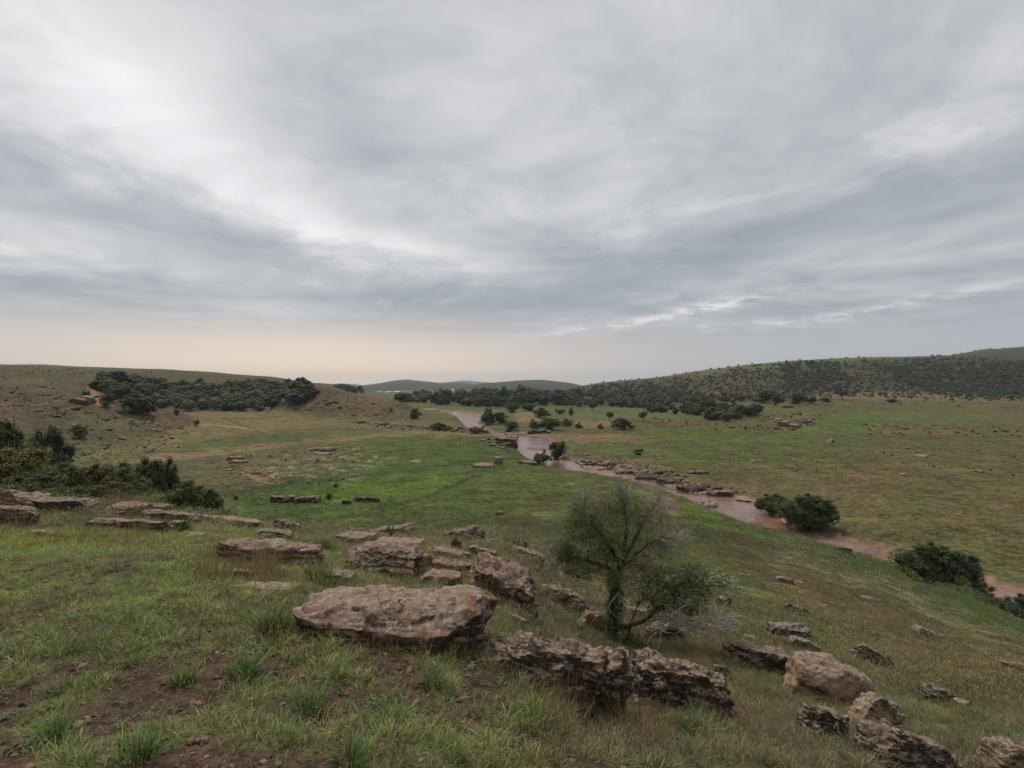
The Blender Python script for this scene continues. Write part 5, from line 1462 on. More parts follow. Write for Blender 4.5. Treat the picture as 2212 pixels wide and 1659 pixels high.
def instancer(name, me, protos, scale, rot, tint, label, material=None, pick=None):
    rg = np.random.default_rng(len(scale))
    n = len(scale)
    a = me.attributes.new('scl', 'FLOAT_VECTOR', 'POINT'); a.data.foreach_set('vector', np.asarray(scale, np.float32).ravel())
    a = me.attributes.new('rot', 'FLOAT_VECTOR', 'POINT'); a.data.foreach_set('vector', np.asarray(rot, np.float32).ravel())
    a = me.attributes.new('pick', 'INT', 'POINT'); a.data.foreach_set('value', np.asarray(rg.integers(0, len(protos), n) if pick is None else pick, np.int32))
    colour_attr(me, 'tint', tint)
    o = link(name, me, kind='stuff', label=label)
    ng = bpy.data.node_groups.new(name, 'GeometryNodeTree')
    ng.interface.new_socket('Geometry', in_out='INPUT', socket_type='NodeSocketGeometry')
    ng.interface.new_socket('Geometry', in_out='OUTPUT', socket_type='NodeSocketGeometry')
    N, L = ng.nodes, ng.links
    gi, go = N.new('NodeGroupInput'), N.new('NodeGroupOutput')
    jn = N.new('GeometryNodeJoinGeometry')
    for p in protos:
        po = bpy.data.objects.new(name + '_source', p); PROTO_COL.objects.link(po)
        oi = N.new('GeometryNodeObjectInfo'); oi.inputs['Object'].default_value = po; oi.transform_space = 'ORIGINAL'
        g2 = N.new('GeometryNodeGeometryToInstance'); L.new(oi.outputs['Geometry'], g2.inputs[0]); L.new(g2.outputs[0], jn.inputs[0])
    ip = N.new('GeometryNodeInstanceOnPoints')

    def na(nm, ty):
        q = N.new('GeometryNodeInputNamedAttribute'); q.data_type = ty; q.inputs['Name'].default_value = nm; return q.outputs['Attribute']
    L.new(gi.outputs[0], ip.inputs['Points']); L.new(jn.outputs[0], ip.inputs['Instance'])
    ip.inputs['Pick Instance'].default_value = True
    L.new(na('pick', 'INT'), ip.inputs['Instance Index'])
    e2r = N.new('FunctionNodeEulerToRotation'); L.new(na('rot', 'FLOAT_VECTOR'), e2r.inputs[0]); L.new(e2r.outputs[0], ip.inputs['Rotation'])
    L.new(na('scl', 'FLOAT_VECTOR'), ip.inputs['Scale'])
    L.new(ip.outputs[0], go.inputs[0])
    md = o.modifiers.new('scatter', 'NODES'); md.node_group = ng
    o.color = (*[float(q) for q in np.mean(tint, 0)], 1)
    return o


build_hill_scrub()


def build_tree_mass():
    n = len(MASS)
    if not n: return
    me = bpy.data.meshes.new('distant_woods'); me.vertices.add(n)
    A = np.array([m_[:5] for m_ in MASS], np.float32)
    me.vertices.foreach_set('co', A[:, :3].ravel())
    rg = np.random.default_rng(3)
    instancer('distant_woods', me, [FARTREE['dome'][0]['both'], FARTREE['dome'][2]['both'], FARTREE['shrub'][1]['both']], A[:, [3, 3, 4]],
              np.stack([np.zeros(n), np.zeros(n), rg.uniform(0, 6.28, n)], 1), np.array([m_[5][:3] for m_ in MASS]), 'dense far-off trees filling the woods between the nearer ones')


build_tree_mass()


def build_tussocks():
    """dark low tussocks and heath that give the rough ground its grain"""
    rg = np.random.default_rng(55); pts = []
    def fill(poly, n, size, dmin, dmax, cols):
        P = np.array(poly, float); k = t = 0
        while k < n and t < n * 12:
            t += 1
            X, Y = rg.uniform(P[:, 0].min(), P[:, 0].max()), rg.uniform(P[:, 1].min(), P[:, 1].max())
            if poly_sd(np.array([X]), np.array([Y]), poly)[0] < 0: continue
            g = ground(X, Y, dmin)
            if g.y > dmax: continue
            if float(fbm(np.array([g.x / 16]), np.array([g.y / 16]), 5.5, 3)[0]) < rg.uniform(-.25, .25): continue
            k += 1; w = rg.uniform(*size) * (.6 + .8 * rg.random() ** 2)
            pts.append((g.x, g.y, g.z - .08 * w, w, w * rg.uniform(.35, .7), vary(cols[int(rg.integers(len(cols)))], .22)))
    br, ol, dk = (.108, .086, .050), (.112, .106, .052), (.080, .088, .042)
    fill([(0, 815), (150, 830), (300, 880), (425, 920), (400, 965), (250, 1000), (100, 1000), (0, 900)], 620, (.3, .95), 110, 330, (br, ol, br, dk))
    fill([(640, 850), (700, 832), (760, 852), (860, 864), (910, 895), (900, 912), (760, 910), (640, 892)], 260, (.35, 1.0), 230, 340, (br, ol, br))
    fill([(0, 790), (300, 800), (560, 816), (400, 815), (0, 812)], 160, (1.0, 2.4), 330, 640, (dk, ol))
    fill([(760, 912), (900, 918), (1040, 925), (1040, 940), (900, 930)], 170, (.4, 1.3), 170, 300, (br, dk))
    fill([(1200, 962), (1330, 985), (1480, 1030), (1620, 1066), (1640, 1075), (1480, 1050), (1300, 1005)], 200, (.25, .8), 80, 200, (br, ol, dk))
    fill([(1400, 900), (1640, 898), (1760, 890), (1800, 920), (1660, 935), (1420, 925)], 240, (.5, 1.5), 120, 400, (br, ol, dk))
    fill([(1500, 960), (1760, 950), (2212, 960), (2212, 1030), (1800, 1030), (1560, 1005)], 170, (.25, .7), 80, 200, (ol, dk, ol))
    fill([(1860, 915), (2212, 925), (2212, 945), (1880, 942)], 150, (.5, 1.4), 120, 280, (br, ol))
    fill([(1640, 864), (2212, 868), (2212, 885), (1700, 885)], 150, (.6, 1.6), 200, 420, (dk, ol))
    fill([(480, 985), (760, 965), (860, 1000), (700, 1050), (520, 1040)], 160, (.25, .7), 60, 200, (ol, dk))
    n = len(pts); A = np.array([p[:5] for p in pts], np.float32)
    me = bpy.data.meshes.new('tussocks'); me.vertices.add(n); me.vertices.foreach_set('co', A[:, :3].ravel())
    instancer('tussocks', me, [FARTREE['shrub'][0]['crown'], FARTREE['shrub'][1]['crown'], FARTREE['open'][0]['crown']], A[:, [3, 3, 4]],
              np.stack([np.zeros(n), np.zeros(n), rg.uniform(0, 6.28, n)], 1), np.array([p[5][:3] for p in pts]), 'low dark tussocks and heath on the rough ground')


build_tussocks()

# ------------------------------------------------------------------ grass
def grass_material():
    m = mat('grass_blades'); b = NB(m)
    t = b.attr('tint', 'INSTANCER').outputs['Color']
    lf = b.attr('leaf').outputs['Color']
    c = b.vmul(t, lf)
    n = b.surface(c, .55, None, .2)
    tr = b.N.new('ShaderNodeBsdfTranslucent'); b.L.new(b.scale(c, 1.1), tr.inputs[0])
    mx = b.N.new('ShaderNodeMixShader'); mx.inputs[0].default_value = .25
    b.L.new(n.outputs[0], mx.inputs[1]); b.L.new(tr.outputs[0], mx.inputs[2])
    out = [q for q in b.N if q.type == 'OUTPUT_MATERIAL'][0]; b.L.new(mx.outputs[0], out.inputs[0])
    return m


GRASS = grass_material()


def blades(pile, n, rg, h, spread, width, lean, droop, base=(0, 0), col=None, seg=4, dry=0.0):
    """n curved blades that rise from a small foot and bend over"""
    a = rg.uniform(0, 2 * np.pi, n)
    r0 = spread * np.sqrt(rg.random(n)) * .5
    p0 = np.stack([base[0] + r0 * np.cos(a), base[1] + r0 * np.sin(a), np.full(n, -.02)], 1)
    out = a + rg.normal(size=n) * .7
    L = h * rg.uniform(.5, 1.25, n); ln = lean * rg.uniform(.2, 1.5, n); dr = droop * rg.uniform(.3, 1.6, n)
    u = np.linspace(0, 1, seg + 1)
    D = np.stack([np.cos(out), np.sin(out), np.zeros(n)], 1)
    ang = ln[:, None] + dr[:, None] * u[None] ** 1.5            # angle from upright along the blade
    st = L[:, None] / seg
    dx = np.cumsum(np.sin(ang) * st, 1) - np.sin(ang) * st; dz = np.cumsum(np.cos(ang) * st, 1) - np.cos(ang) * st
    C_ = p0[:, None] + D[:, None] * dx[..., None]; C_[..., 2] += dz
    S = np.stack([-np.sin(out + rg.normal(size=n) * .5), np.cos(out), np.zeros(n)], 1)
    wd = width * rg.uniform(.7, 1.3, n)[:, None] * (1 - u[None] ** 1.6 * .92) * .5
    A = C_ + S[:, None] * wd[..., None]; B = C_ - S[:, None] * wd[..., None]
    V = np.stack([A, B], 2).reshape(-1, 3)
    i, j = np.meshgrid(np.arange(n), np.arange(seg), indexing='ij')
    k = (i * (seg + 1) + j).ravel() * 2
    Fc = np.stack([k, k + 1, k + 3, k + 2], 1)
    g = 1 + .28 * rg.normal(size=n)
    isdry = rg.random(n) < dry
    cc = np.stack([g * (1 + .08 * rg.normal(size=n)), g, g * (1 + .1 * rg.normal(size=n))], 1)
    cc[isdry] *= np.array((1.9, 1.5, 1.9))
    tip = (.62 + .55 * u)                                       # blade colour runs from darker at the foot to lighter at the tip
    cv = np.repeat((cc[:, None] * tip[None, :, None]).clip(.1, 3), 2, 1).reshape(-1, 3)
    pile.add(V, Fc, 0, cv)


def tuft(seed, n, h, spread, width, lean, droop, dry=.08, seg=4, sub=1):
    rg = np.random.default_rng(seed); p = Pile()
    for k in range(sub):
        a, q = rg.uniform(0, 6.28), spread * math.sqrt(rg.random()) * (.9 if sub > 1 else 0)
        blades(p, n // sub, rg, h * rg.uniform(.75, 1.1), spread * (.6 if sub > 1 else 1), width, lean, droop, (q * math.cos(a), q * math.sin(a)), seg=seg, dry=dry)
    return p.mesh('grass_tuft', [GRASS])


def build_grass():
    rg = np.random.default_rng(12)
    near = [tuft(s, 40, .125, .13, .0048, .66, 1.25, .2) for s in (1, 2, 3)] + [tuft(s, 56, .085, .22, .0044, .8, 1.1, .30, sub=4) for s in (4, 5, 6)]
    mid = [tuft(s, 54, .095, .46, .010, .8, .9, .16, 3, 5) for s in (11, 12, 13, 14)]
    far = [tuft(s, 70, .22, 1.25, .022, .7, .8, .14, 2, 8) for s in (21, 22, 23, 24)]
    half = math.radians(47)

    def pts(n, r0, r1, power):
        th = rg.uniform(-half, half, n)
        u = rg.random(n)
        r = (r0 ** power + u * (r1 ** power - r0 ** power)) ** (1 / power)
        return r * np.sin(th), r * np.cos(th)

    def finish(name, x, y, protos, size, keepf, label, tall=1.0, bright=1.0):
        z = H(x, y)
        vis = in_view(x, y, 16) & (rock_share(x, y) < .25)
        for fx, fy, fw, fl, fa in FOOT:
            q = np.hypot((x - fx) / (fw * .84), (y - fy) / (fl * .84)) < 1
            vis &= ~q
        k = vis & keepf(x, y)
        x, y, z = x[k], y[k], z[k]
        n = len(x)
        col, _, X, Y, D = land_colour(x, y, z)
        col = col * bright * ((1.22 + .34 * (1 - sm(D, 8, 25))) * (1 - .16 * sm(X, 900, 1500) * (D < 12)))[:, None] * (1 + (.20 + .16 * (D > 38)) * rg.normal(size=n)).clip(.35, 2)[:, None] * (1 + (.45 + .3 * (D > 38)) * fbm(x / 1.1, y / 1.1, 71, 3))[:, None]
        yel = np.clip(rg.normal(size=n) * .5 + 1.1 * fbm(x / 2.5, y / 2.5, 72, 2), -.6, 1.2)
        col = col * np.stack([1 + .22 * yel, 1 + .04 * yel, 1 - .05 * yel], 1)
        s = size * rg.uniform(.65, 1.35, n) * (1 + .35 * fbm(x / 1.6, y / 1.6, 73, 2))
        s = s * (1 - .45 * soil_share(x, y) * (D < 9))
        sc = np.stack([s, s, s * tall * rg.uniform(.75, 1.25, n)], 1)
        rot = np.stack([rg.normal(size=n) * .14, rg.normal(size=n) * .14, rg.uniform(0, 6.28, n)], 1)
        me = bpy.data.meshes.new(name); me.vertices.add(n)
        me.vertices.foreach_set('co', np.stack([x, y, z], 1).astype(np.float32).ravel())
        instancer(name, me, protos, sc, rot, np.clip(col, .004, .6), label)
        return n

    def near_keep(x, y):
        b = soil_share(x, y)
        r = np.hypot(x, y)
        return rg.random(len(x)) < np.clip((1.0 - 1.0 * b * (r < 9)) * .85, .10, 1)
    x, y = pts(44000, 1.3, 15, 1.25)
    n1 = finish('grass', x, y, near, 1.0, near_keep, 'short green grass of the hilltop with bare soil between')
    # a fringe of longer grass against the stones
    fx_, fy_ = [], []
    for fx, fy, fw, fl, fa in FOOT:
        if fy > 26: continue
        m_ = int(min(90, 16 + 46 * (fw + fl))); a = rg.uniform(0, 6.283, m_); q = rg.uniform(.84, 1.12, m_)
        fx_.append(fx + np.cos(a) * fw * q); fy_.append(fy + np.sin(a) * fl * q)
    n0 = finish('grass', np.concatenate(fx_), np.concatenate(fy_), near, 1.1, lambda x, y: rg.random(len(x)) < .8, 'longer grass growing against the rocks', 1.15)
    x, y = pts(36000, 11, 48, 1.1)
    n2 = finish('grass', x, y, mid, 1.0, lambda x, y: fbm(x / 2.4, y / 2.4, 74, 2) > -.32, 'tussocky grass of the slope below the camera')
    x, y = pts(42000, 40, 300, .9)
    n3 = finish('grass', x, y, far, 1.0, lambda x, y: fbm(x / 7, y / 7, 75, 3) > -.18, 'rough grass of the valley floor', .75)
    print('grass', n1, n2, n3)
    # single strong clumps
    clumps = [
        (668, 1540, 110, 'brightest tall grass clump low in the middle'), (598, 1370, 150, 'wide bright grass clump left of the big slab'),
        (732, 1470, 62, 'round grass clump between the bright ones in front of the big slab'), (1096, 1388, 74, 'light green clump in the gap right of the big slab'),
        (396, 1478, 90, 'yellow-green grass clump on bare soil at left'), (530, 1460, 110, 'bushy grass clump left of the brightest one'),
        (750, 1655, 120, 'grass clump cut by the bottom edge in the middle'), (300, 1640, 150, 'long-bladed grass clump in the bottom left'),
        (842, 1560, 84, 'blue-green clump in front of the big slab shadow'), (985, 1640, 80, 'clump of thin blades at the bottom right of the middle'),
        (930, 1480, 110, 'yellowish clump under the right end of the big slab'), (560, 1218, 60, 'dark green clump at the foot of the broad brown rock'),
        (690, 1258, 90, 'green clump behind the left corner of the big slab'), (700, 1190, 70, 'upright clump between the brown rock and the layered block'),
        (1500, 1590, 100, 'long grass clump under the jagged boulder'), (1150, 1580, 120, 'dark rank clump in front of the overhanging boulder'),
        (120, 1600, 120, 'grass clump at the far bottom left'), (390, 1150, 60, 'fresh green clump beside the small grey stone'),
    ]
    big = [tuft(s, 150, .30, .26, .0065, .35, 1.05, .05, 5) for s in (31, 32, 33)]
    bm = bpy.data.materials.new('clump_blades'); b = NB(bm)
    oi = b.N.new('ShaderNodeObjectInfo'); b.surface(b.vmul(oi.outputs['Color'], b.attr('leaf').outputs['Color']), .55, None, .2)
    for me in big: me.materials[0] = bm
    for k, (X, Y, w, lab) in enumerate(clumps):
        g = ground(X, Y)
        o = bpy.data.objects.new('grass_clump', big[k % 3]); COL.objects.link(o)
        s = w / F * g.y / .46
        o.location = g; o.rotation_euler = (0, 0, rg.uniform(0, 6.28)); o.scale = (s, s, s * rg.uniform(.8, 1.05))
        c = (.115, .195, .045) if 'right' not in lab else (.135, .190, .055)
        o.color = (*[q * rg.uniform(.85, 1.15) for q in c], 1)
        thing(o, lab, 'grass clump')


build_grass()


def build_dry_grass():
    """dead stalks and straw-coloured grass between the rocks, thin twigs on the soil"""
    rg = np.random.default_rng(44)
    straw = [tuft(s, 26, .52, .30, .0040, .16, .40, 1.0, 4) for s in (51, 52, 53)]
    pos, sc = [], []

    def fill(poly, n, s):
        P = np.array(poly, float); k = 0
        while k < n:
            X, Y = rg.uniform(P[:, 0].min(), P[:, 0].max()), rg.uniform(P[:, 1].min(), P[:, 1].max())
            if poly_sd(np.array([X]), np.array([Y]), poly)[0] < 0: continue
            g = ground(X, Y); k += 1
            if g.y > 20: continue
            pos.append(g[:]); sc.append(s * rg.uniform(.6, 1.3))
    fill([(1390, 1385), (1560, 1360), (1590, 1430), (1480, 1470), (1380, 1440)], 60, .62)
    fill([(215, 1100), (330, 1085), (390, 1120), (240, 1125)], 46, 1.0)
    fill([(1060, 1400), (1300, 1395), (1330, 1440), (1080, 1450)], 36, .6)
    fill([(780, 1405), (1060, 1415), (1050, 1460), (760, 1440)], 9, .45)
    fill([(640, 1170), (730, 1150), (1000, 1240), (1180, 1330), (1080, 1330), (760, 1240)], 90, .7)
    fill([(1180, 1460), (1400, 1500), (1580, 1560), (1400, 1640), (1150, 1600)], 60, .62)
    fill([(0, 1110), (160, 1120), (420, 1160), (300, 1200), (0, 1170)], 60, .6)
    fill([(400, 1200), (560, 1190), (600, 1270), (430, 1260)], 40, .75)
    n = len(pos)
    me = bpy.data.meshes.new('dry_grass'); me.vertices.add(n); me.vertices.foreach_set('co', np.array(pos, np.float32).ravel())
    s = np.array(sc)
    instancer('dry_grass', me, straw, np.stack([s, s, s], 1), np.stack([rg.normal(size=n) * .1, rg.normal(size=n) * .1, rg.uniform(0, 6.28, n)], 1),
              np.array([(.12, .105, .045)] * n) * rg.uniform(.8, 1.3, (n, 1)), 'straw-coloured dead grass between the rocks')


build_dry_grass()


def build_weeds():
    """small broad-leaved weeds among the grass and gravel on the bare soil"""
    rg = np.random.default_rng(61)
    W = []
    for s in range(3):
        p = Pile(); r2 = np.random.default_rng(200 + s); n = 26
        d = r2.normal(size=(n, 3)); d[:, 2] = np.abs(d[:, 2]) * .6; d /= np.linalg.norm(d, axis=1)[:, None]
        P = d * np.array((.10, .10, .09)) * r2.uniform(.4, 1, (n, 1)); P[:, 2] += .015
        N = d * .4 + np.array((0, 0, 1.)); N /= np.linalg.norm(N, axis=1)[:, None]
        V, Fc = leaf_quads(P, N, .05, r2, .3, .6); cc = np.repeat(r2.uniform(.7, 1.3, (n, 1)) * np.ones(3), 4, 0)
        p.add(V, Fc, 0, cc); W.append(p.mesh('weed', [GRASS]))
    n = 1700
    th = rg.uniform(-.8, .8, n); r = np.sqrt(rg.uniform(1.6 ** 2, 8.5 ** 2, n)); x, y = r * np.sin(th), r * np.cos(th)
    k = fbm(x / .8, y / .8, 91, 3) > -.05; x, y = x[k], y[k]; n = len(x)
    me = bpy.data.meshes.new('weeds'); me.vertices.add(n); me.vertices.foreach_set('co', np.stack([x, y, H(x, y)], 1).astype(np.float32).ravel())
    s = rg.uniform(.22, .62, n)
    instancer('weeds', me, W, np.stack([s, s, s], 1), np.stack([rg.normal(size=n) * .2, rg.normal(size=n) * .2, rg.uniform(0, 6.3, n)], 1),
              np.array([(.085, .125, .044)] * n) * rg.uniform(.7, 1.25, (n, 1)), 'small broad-leaved weeds among the grass')
    lit = [tuft(s, 22, .10, .24, .0042, 1.25, .5, 0, 3, 4) for s in (81, 82, 83)]
    n = 7000
    th = rg.uniform(-.8, .8, n); r = np.sqrt(rg.uniform(1.5 ** 2, 8 ** 2, n)); x, y = r * np.sin(th), r * np.cos(th)
    k = rg.random(n) < .28 + soil_share(x, y) * .7; x, y = x[k], y[k]; n = len(x)
    me = bpy.data.meshes.new('dead_litter'); me.vertices.add(n); me.vertices.foreach_set('co', np.stack([x, y, H(x, y) + .006], 1).astype(np.float32).ravel())
    s = rg.uniform(.5, 1.2, n); c = np.where(rg.random((n, 1)) < .45, np.array([(.15, .115, .075)]), np.array([(.075, .052, .036)]))
    instancer('dead_litter', me, lit, np.stack([s, s, s * .5], 1), np.stack([rg.normal(size=n) * .1, rg.normal(size=n) * .1, rg.uniform(0, 6.3, n)], 1),
              c * rg.uniform(.7, 1.3, (n, 1)), 'dead grass litter lying on the bare soil')
    gm = mat('gravel'); b = NB(gm)
    b.surface(b.vmul(b.attr('tint', 'INSTANCER').outputs['Color'], (1, 1, 1)), .9, None, .15)
    G = []
    for s in range(3):
        me = rock_mesh('pebble', 700 + s, 1, .8, .5, 6, 5, .05, .1, .5); me.materials[0] = gm; G.append(me)
    n = 5000
    th = rg.uniform(-.8, .8, n); r = np.sqrt(rg.uniform(1.5 ** 2, 7.5 ** 2, n)); x, y = r * np.sin(th), r * np.cos(th)
    k = rg.random(n) < soil_share(x, y) * 1.2; x, y = x[k], y[k]; n = len(x)
    me = bpy.data.meshes.new('gravel'); me.vertices.add(n); me.vertices.foreach_set('co', np.stack([x, y, H(x, y) - .002], 1).astype(np.float32).ravel())
    s = rg.uniform(.008, .03, n) * (1 + 1.2 * rg.random(n) ** 6)
    instancer('gravel', me, G, np.stack([s, s, s * .8], 1), np.stack([rg.normal(size=n) * .3, rg.normal(size=n) * .3, rg.uniform(0, 6.3, n)], 1),
              np.array([(.15, .092, .066)] * n) * rg.uniform(.5, 1.6, (n, 1)), 'reddish gravel and soil crumbs on the bare ground')


build_weeds()

# ------------------------------------------------------------------ the scraggly tree on the ledge
def build_scraggly_tree():
    rg = np.random.default_rng(314)
    g0 = ground(1326, 1388)
    d0 = g0.y

    def W(X, Y, off=0.0):
        d = d0 + off
        return np.array(((X - CX) / F * d, d, -(Y - CY) / F * d))
    root = bpy.data.objects.new('tree', None); COL.objects.link(root); root.location = g0
    thing(root, 'scraggly small tree with bare grey twigs and dark ivy trunk, on the ledge', 'tree')
    base = np.array(g0)
    loc = lambda P: np.asarray(P, float) - base

    def limb(pts, r0, r1, jit=.012, n=16):
        P = np.array(pts, float)
        t = np.linspace(0, 1, len(P)); u = np.linspace(0, 1, n)
        q = np.stack([np.interp(u, t, P[:, k]) for k in range(3)], 1)
        for _ in range(2):
            q[1:-1] = .25 * q[:-2] + .5 * q[1:-1] + .25 * q[2:]
        q[1:] += rg.normal(size=(n - 1, 3)) * jit
        return q, np.linspace(r0, r1, n)
    trunk = limb([W(1326, 1394), W(1322, 1330), W(1330, 1262), W(1342, 1218, .05)], .085, .052, .008)
    V, Fc = tube(loc(trunk[0]), trunk[1] * (1 + .15 * rg.normal(size=16)), 9)
    p = Pile(); p.add(V, Fc); bpy_o = link('trunk', p.mesh('trunk', [BARK], True), root)
    L = {
        'left': limb([W(1336, 1240), W(1292, 1218, -.1), W(1240, 1202, -.2), W(1205, 1192, -.2)], .040, .014),
        'left_up': limb([W(1340, 1222), W(1312, 1168, -.1), W(1276, 1128, -.2), W(1256, 1098, -.2)], .040, .010),
        'middle': limb([W(1342, 1218), W(1356, 1150, .1), W(1350, 1102, .15), W(1340, 1074, .2)], .042, .010),
        'right_up': limb([W(1344, 1216), W(1380, 1150, .2), W(1398, 1110, .3), W(1410, 1088, .3)], .036, .009),
        'right': limb([W(1346, 1226), W(1392, 1178, .2), W(1430, 1160, .3), W(1452, 1168, .3)], .026, .007),
        'low_right': limb([W(1330, 1352), W(1376, 1350, -.1), W(1424, 1318, -.1), W(1466, 1268, -.1), W(1500, 1236, 0)], .045, .010),
        'low_right_b': limb([W(1400, 1336, -.1), W(1446, 1300, -.2), W(1500, 1270, -.2), W(1560, 1262, -.1)], .022, .006),
        'stem': limb([W(1352, 1388, .1), W(1368, 1330, .15), W(1398, 1270, .2), W(1424, 1236, .2)], .020, .006),
    }
    for k, (q, r) in L.items():
        V, Fc = tube(loc(q), r, 7); p = Pile(); p.add(V, Fc); link('branch', p.mesh('branch', [BARK], True), root)

    # twigs: (limb, number, length, colour) and leaf clusters (X, Y, radius px, depth, leaves, colour)
    live, dead = Pile(), Pile()

    def twigs(pile, start, aim, n, ln, r0, wild=.5, sub=3, mat_i=0):
        q = start
        for _ in range(n):
            s = q[int(rg.integers(len(q) // 3, len(q)))]
            dirv = aim + rg.normal(size=3) * wild; dirv /= np.linalg.norm(dirv)
            m = 6; l = ln * rg.uniform(.5, 1.25)
            st = [s]; dv = dirv
            for j in range(m):
                dv = dv + rg.normal(size=3) * .22; dv /= np.linalg.norm(dv); st.append(st[-1] + dv * l / m)
            st = np.array(st)
            V, Fc = tube(loc(st), np.linspace(r0, r0 * .3, len(st)), 3); pile.add(V, Fc, mat_i)
            for _k in range(sub):
                i = int(rg.integers(2, m)); d2 = dv + rg.normal(size=3) * .8; d2 /= np.linalg.norm(d2)
                s2 = np.array([st[i] + d2 * l * .42 * t + rg.normal(size=3) * .006 for t in np.linspace(0, 1, 4)])
                V, Fc = tube(loc(s2), np.linspace(r0 * .6, r0 * .25, 4), 3); pile.add(V, Fc, mat_i)
    up = np.array((0, 0, 1.)); lf = np.array((-1., 0, 0)); rt = np.array((1., 0, 0))
    twigs(dead, L['middle'][0], up + .1 * rt, 62, .42, .0056)
    twigs(dead, L['left_up'][0], up * .8 - rt * .5, 62, .42, .0056)
    twigs(dead, L['right_up'][0], up * .8 + rt * .5, 56, .42, .0056)
    twigs(dead, L['right'][0], rt + up * .25, 49, .45, .0056)
    twigs(dead, L['left'][0], lf + up * .1, 49, .42, .0056)
    twigs(dead, L['left'][0], lf - up * .55, 40, .42, .0056)
    twigs(dead, L['low_right'][0], rt + up * .3, 49, .45, .0056)
    twigs(dead, L['low_right_b'][0], rt - up * .15, 44, .42, .0056)
    twigs(dead, trunk[0][6:], rg.normal(size=3) * .2, 44, .40, .0056, 1.0)
    twigs(dead, L['stem'][0], rt * .4 + up, 37, .40, .0056)
    # the dead forked branch in front of the trunk, and the heap of dead brush at its right
    fork = limb([W(1338, 1278, -.25), W(1318, 1302, -.28), W(1312, 1318, -.3)], .013, .010, .004, 8)
    pd = Pile()
    for q in (fork, limb([W(1312, 1318, -.3), W(1292, 1330, -.32), W(1278, 1344, -.32)], .010, .003, .004, 8), limb([W(1314, 1314, -.3), W(1324, 1328, -.3), W(1340, 1336, -.3)], .008, .003, .004, 8),
              limb([W(1306, 1322, -.3), W(1304, 1336, -.3), W(1300, 1346, -.3)], .006, .002, .004, 8)):
        V, Fc = tube(loc(q[0]), q[1], 5); pd.add(V, Fc)
    link('dead_branch', pd.mesh('dead_branch', [TWIG], True), root, label='pale grey forked dead branch across the trunk')
    link('bare_twigs', dead.mesh('bare_twigs', [TWIG]), root, kind='stuff')

    def leaves(name, spec, label=None):
        pl = Pile()
        for X, Y, rx, ry, off, n, c, size in spec:
            ctr = W(X, Y, off); s = d0 / F
            # sprays: leaves sit along short shoots, with gaps between
            ns = max(6, n // 16)
            dirs = rg.normal(size=(ns, 3)); dirs /= np.linalg.norm(dirs, axis=1)[:, None]
            rad = rg.random(ns) ** .42
            S = ctr + dirs * np.array((rx * s, (rx + ry) * .5 * s, ry * s)) * rad[:, None]
            k = rg.integers(0, ns, n)
            P = S[k] + rg.normal(size=(n, 3)) * .032
            N = rg.normal(size=(n, 3)) + np.array((0, -.2, .7)); N /= np.linalg.norm(N, axis=1)[:, None]
            V, Fc = leaf_quads(loc(P), N, size, rg, .3, .5)
            tone = np.repeat((np.array(c) * (1 + .22 * rg.normal(size=(n, 1))) * (1 + .2 * rg.normal(size=(ns, 1)))[k]).clip(.004, .6), 4, 0)
            pl.add(V, Fc, 0, tone)
        o = link(name, pl.mesh(name, [LEAF]), root); o.color = (1, 1, 1, 1)
        if label: o['label'] = label
        o['kind'] = 'stuff'
        return o
    dg, mg, ol, bg = (.075, .098, .042), (.115, .155, .050), (.18, .168, .084), (.145, .235, .05)
    leaves('foliage', [
        (1394, 1122, 62, 56, .2, 1700, ol, .028), (1345, 1088, 60, 34, .15, 1300, mg, .028), (1430, 1175, 40, 40, .25, 600, ol, .027), (1290, 1085, 46, 30, -.1, 600, ol, .027),
        (1328, 1160, 112, 92, .05, 3000, ol, .027), (1300, 1150, 100, 84, -.1, 1900, mg, .027), (1330, 1200, 96, 60, .1, 909, dg, .028), (1400, 1210, 60, 50, .1, 700, ol, .027),
        (1206, 1186, 26, 16, -.2, 275, ol, .03), (1350, 1072, 34, 16, .2, 231, ol, .03), (1420, 1130, 30, 30, .3, 165, ol, .03), (1366, 1250, 40, 30, .15, 385, ol, .03), (1400, 1200, 40, 26, .25, 231, ol, .03),
        (1258, 1118, 38, 33, -.25, 1559, mg, .036), (1280, 1150, 47, 40, -.15, 1236, dg, .034), (1238, 1165, 40, 29, -.2, 581, dg, .032), (1300, 1110, 38, 31, 0, 935, mg, .030),
        (1340, 1098, 44, 33, .1, 831, ol, .029), (1376, 1112, 38, 31, .2, 540, ol, .029), (1330, 1150, 49, 44, .1, 1143, ol, .029), (1362, 1176, 51, 40, .2, 935, ol, .029),
        (1228, 1196, 38, 24, -.2, 800, dg, .032), (1262, 1222, 51, 29, -.2, 1091, dg, .034), (1300, 1206, 38, 38, 0, 872, dg, .034), (1216, 1212, 24, 20, -.2, 290, dg, .030),
        (1340, 1215, 38, 44, .1, 654, dg, .030), (1382, 1222, 38, 35, .2, 623, ol, .029), (1400, 1150, 29, 38, .3, 311, ol, .029), (1312, 1178, 33, 33, .2, 581, dg, .034)])
    leaves('foliage', [(1330, 1290, 19, 49, -.04, 1215, dg, .034), (1322, 1340, 21, 44, -.04, 1215, dg, .034), (1342, 1378, 38, 26, -.15, 1080, dg, .038), (1376, 1392, 40, 20, -.2, 675, dg, .038)], 'dark ivy leaves round the trunk')
    leaves('foliage', [(1323, 1250, 19, 16, -.2, 567, bg, .038)], 'bright green sprig at the middle of the trunk')
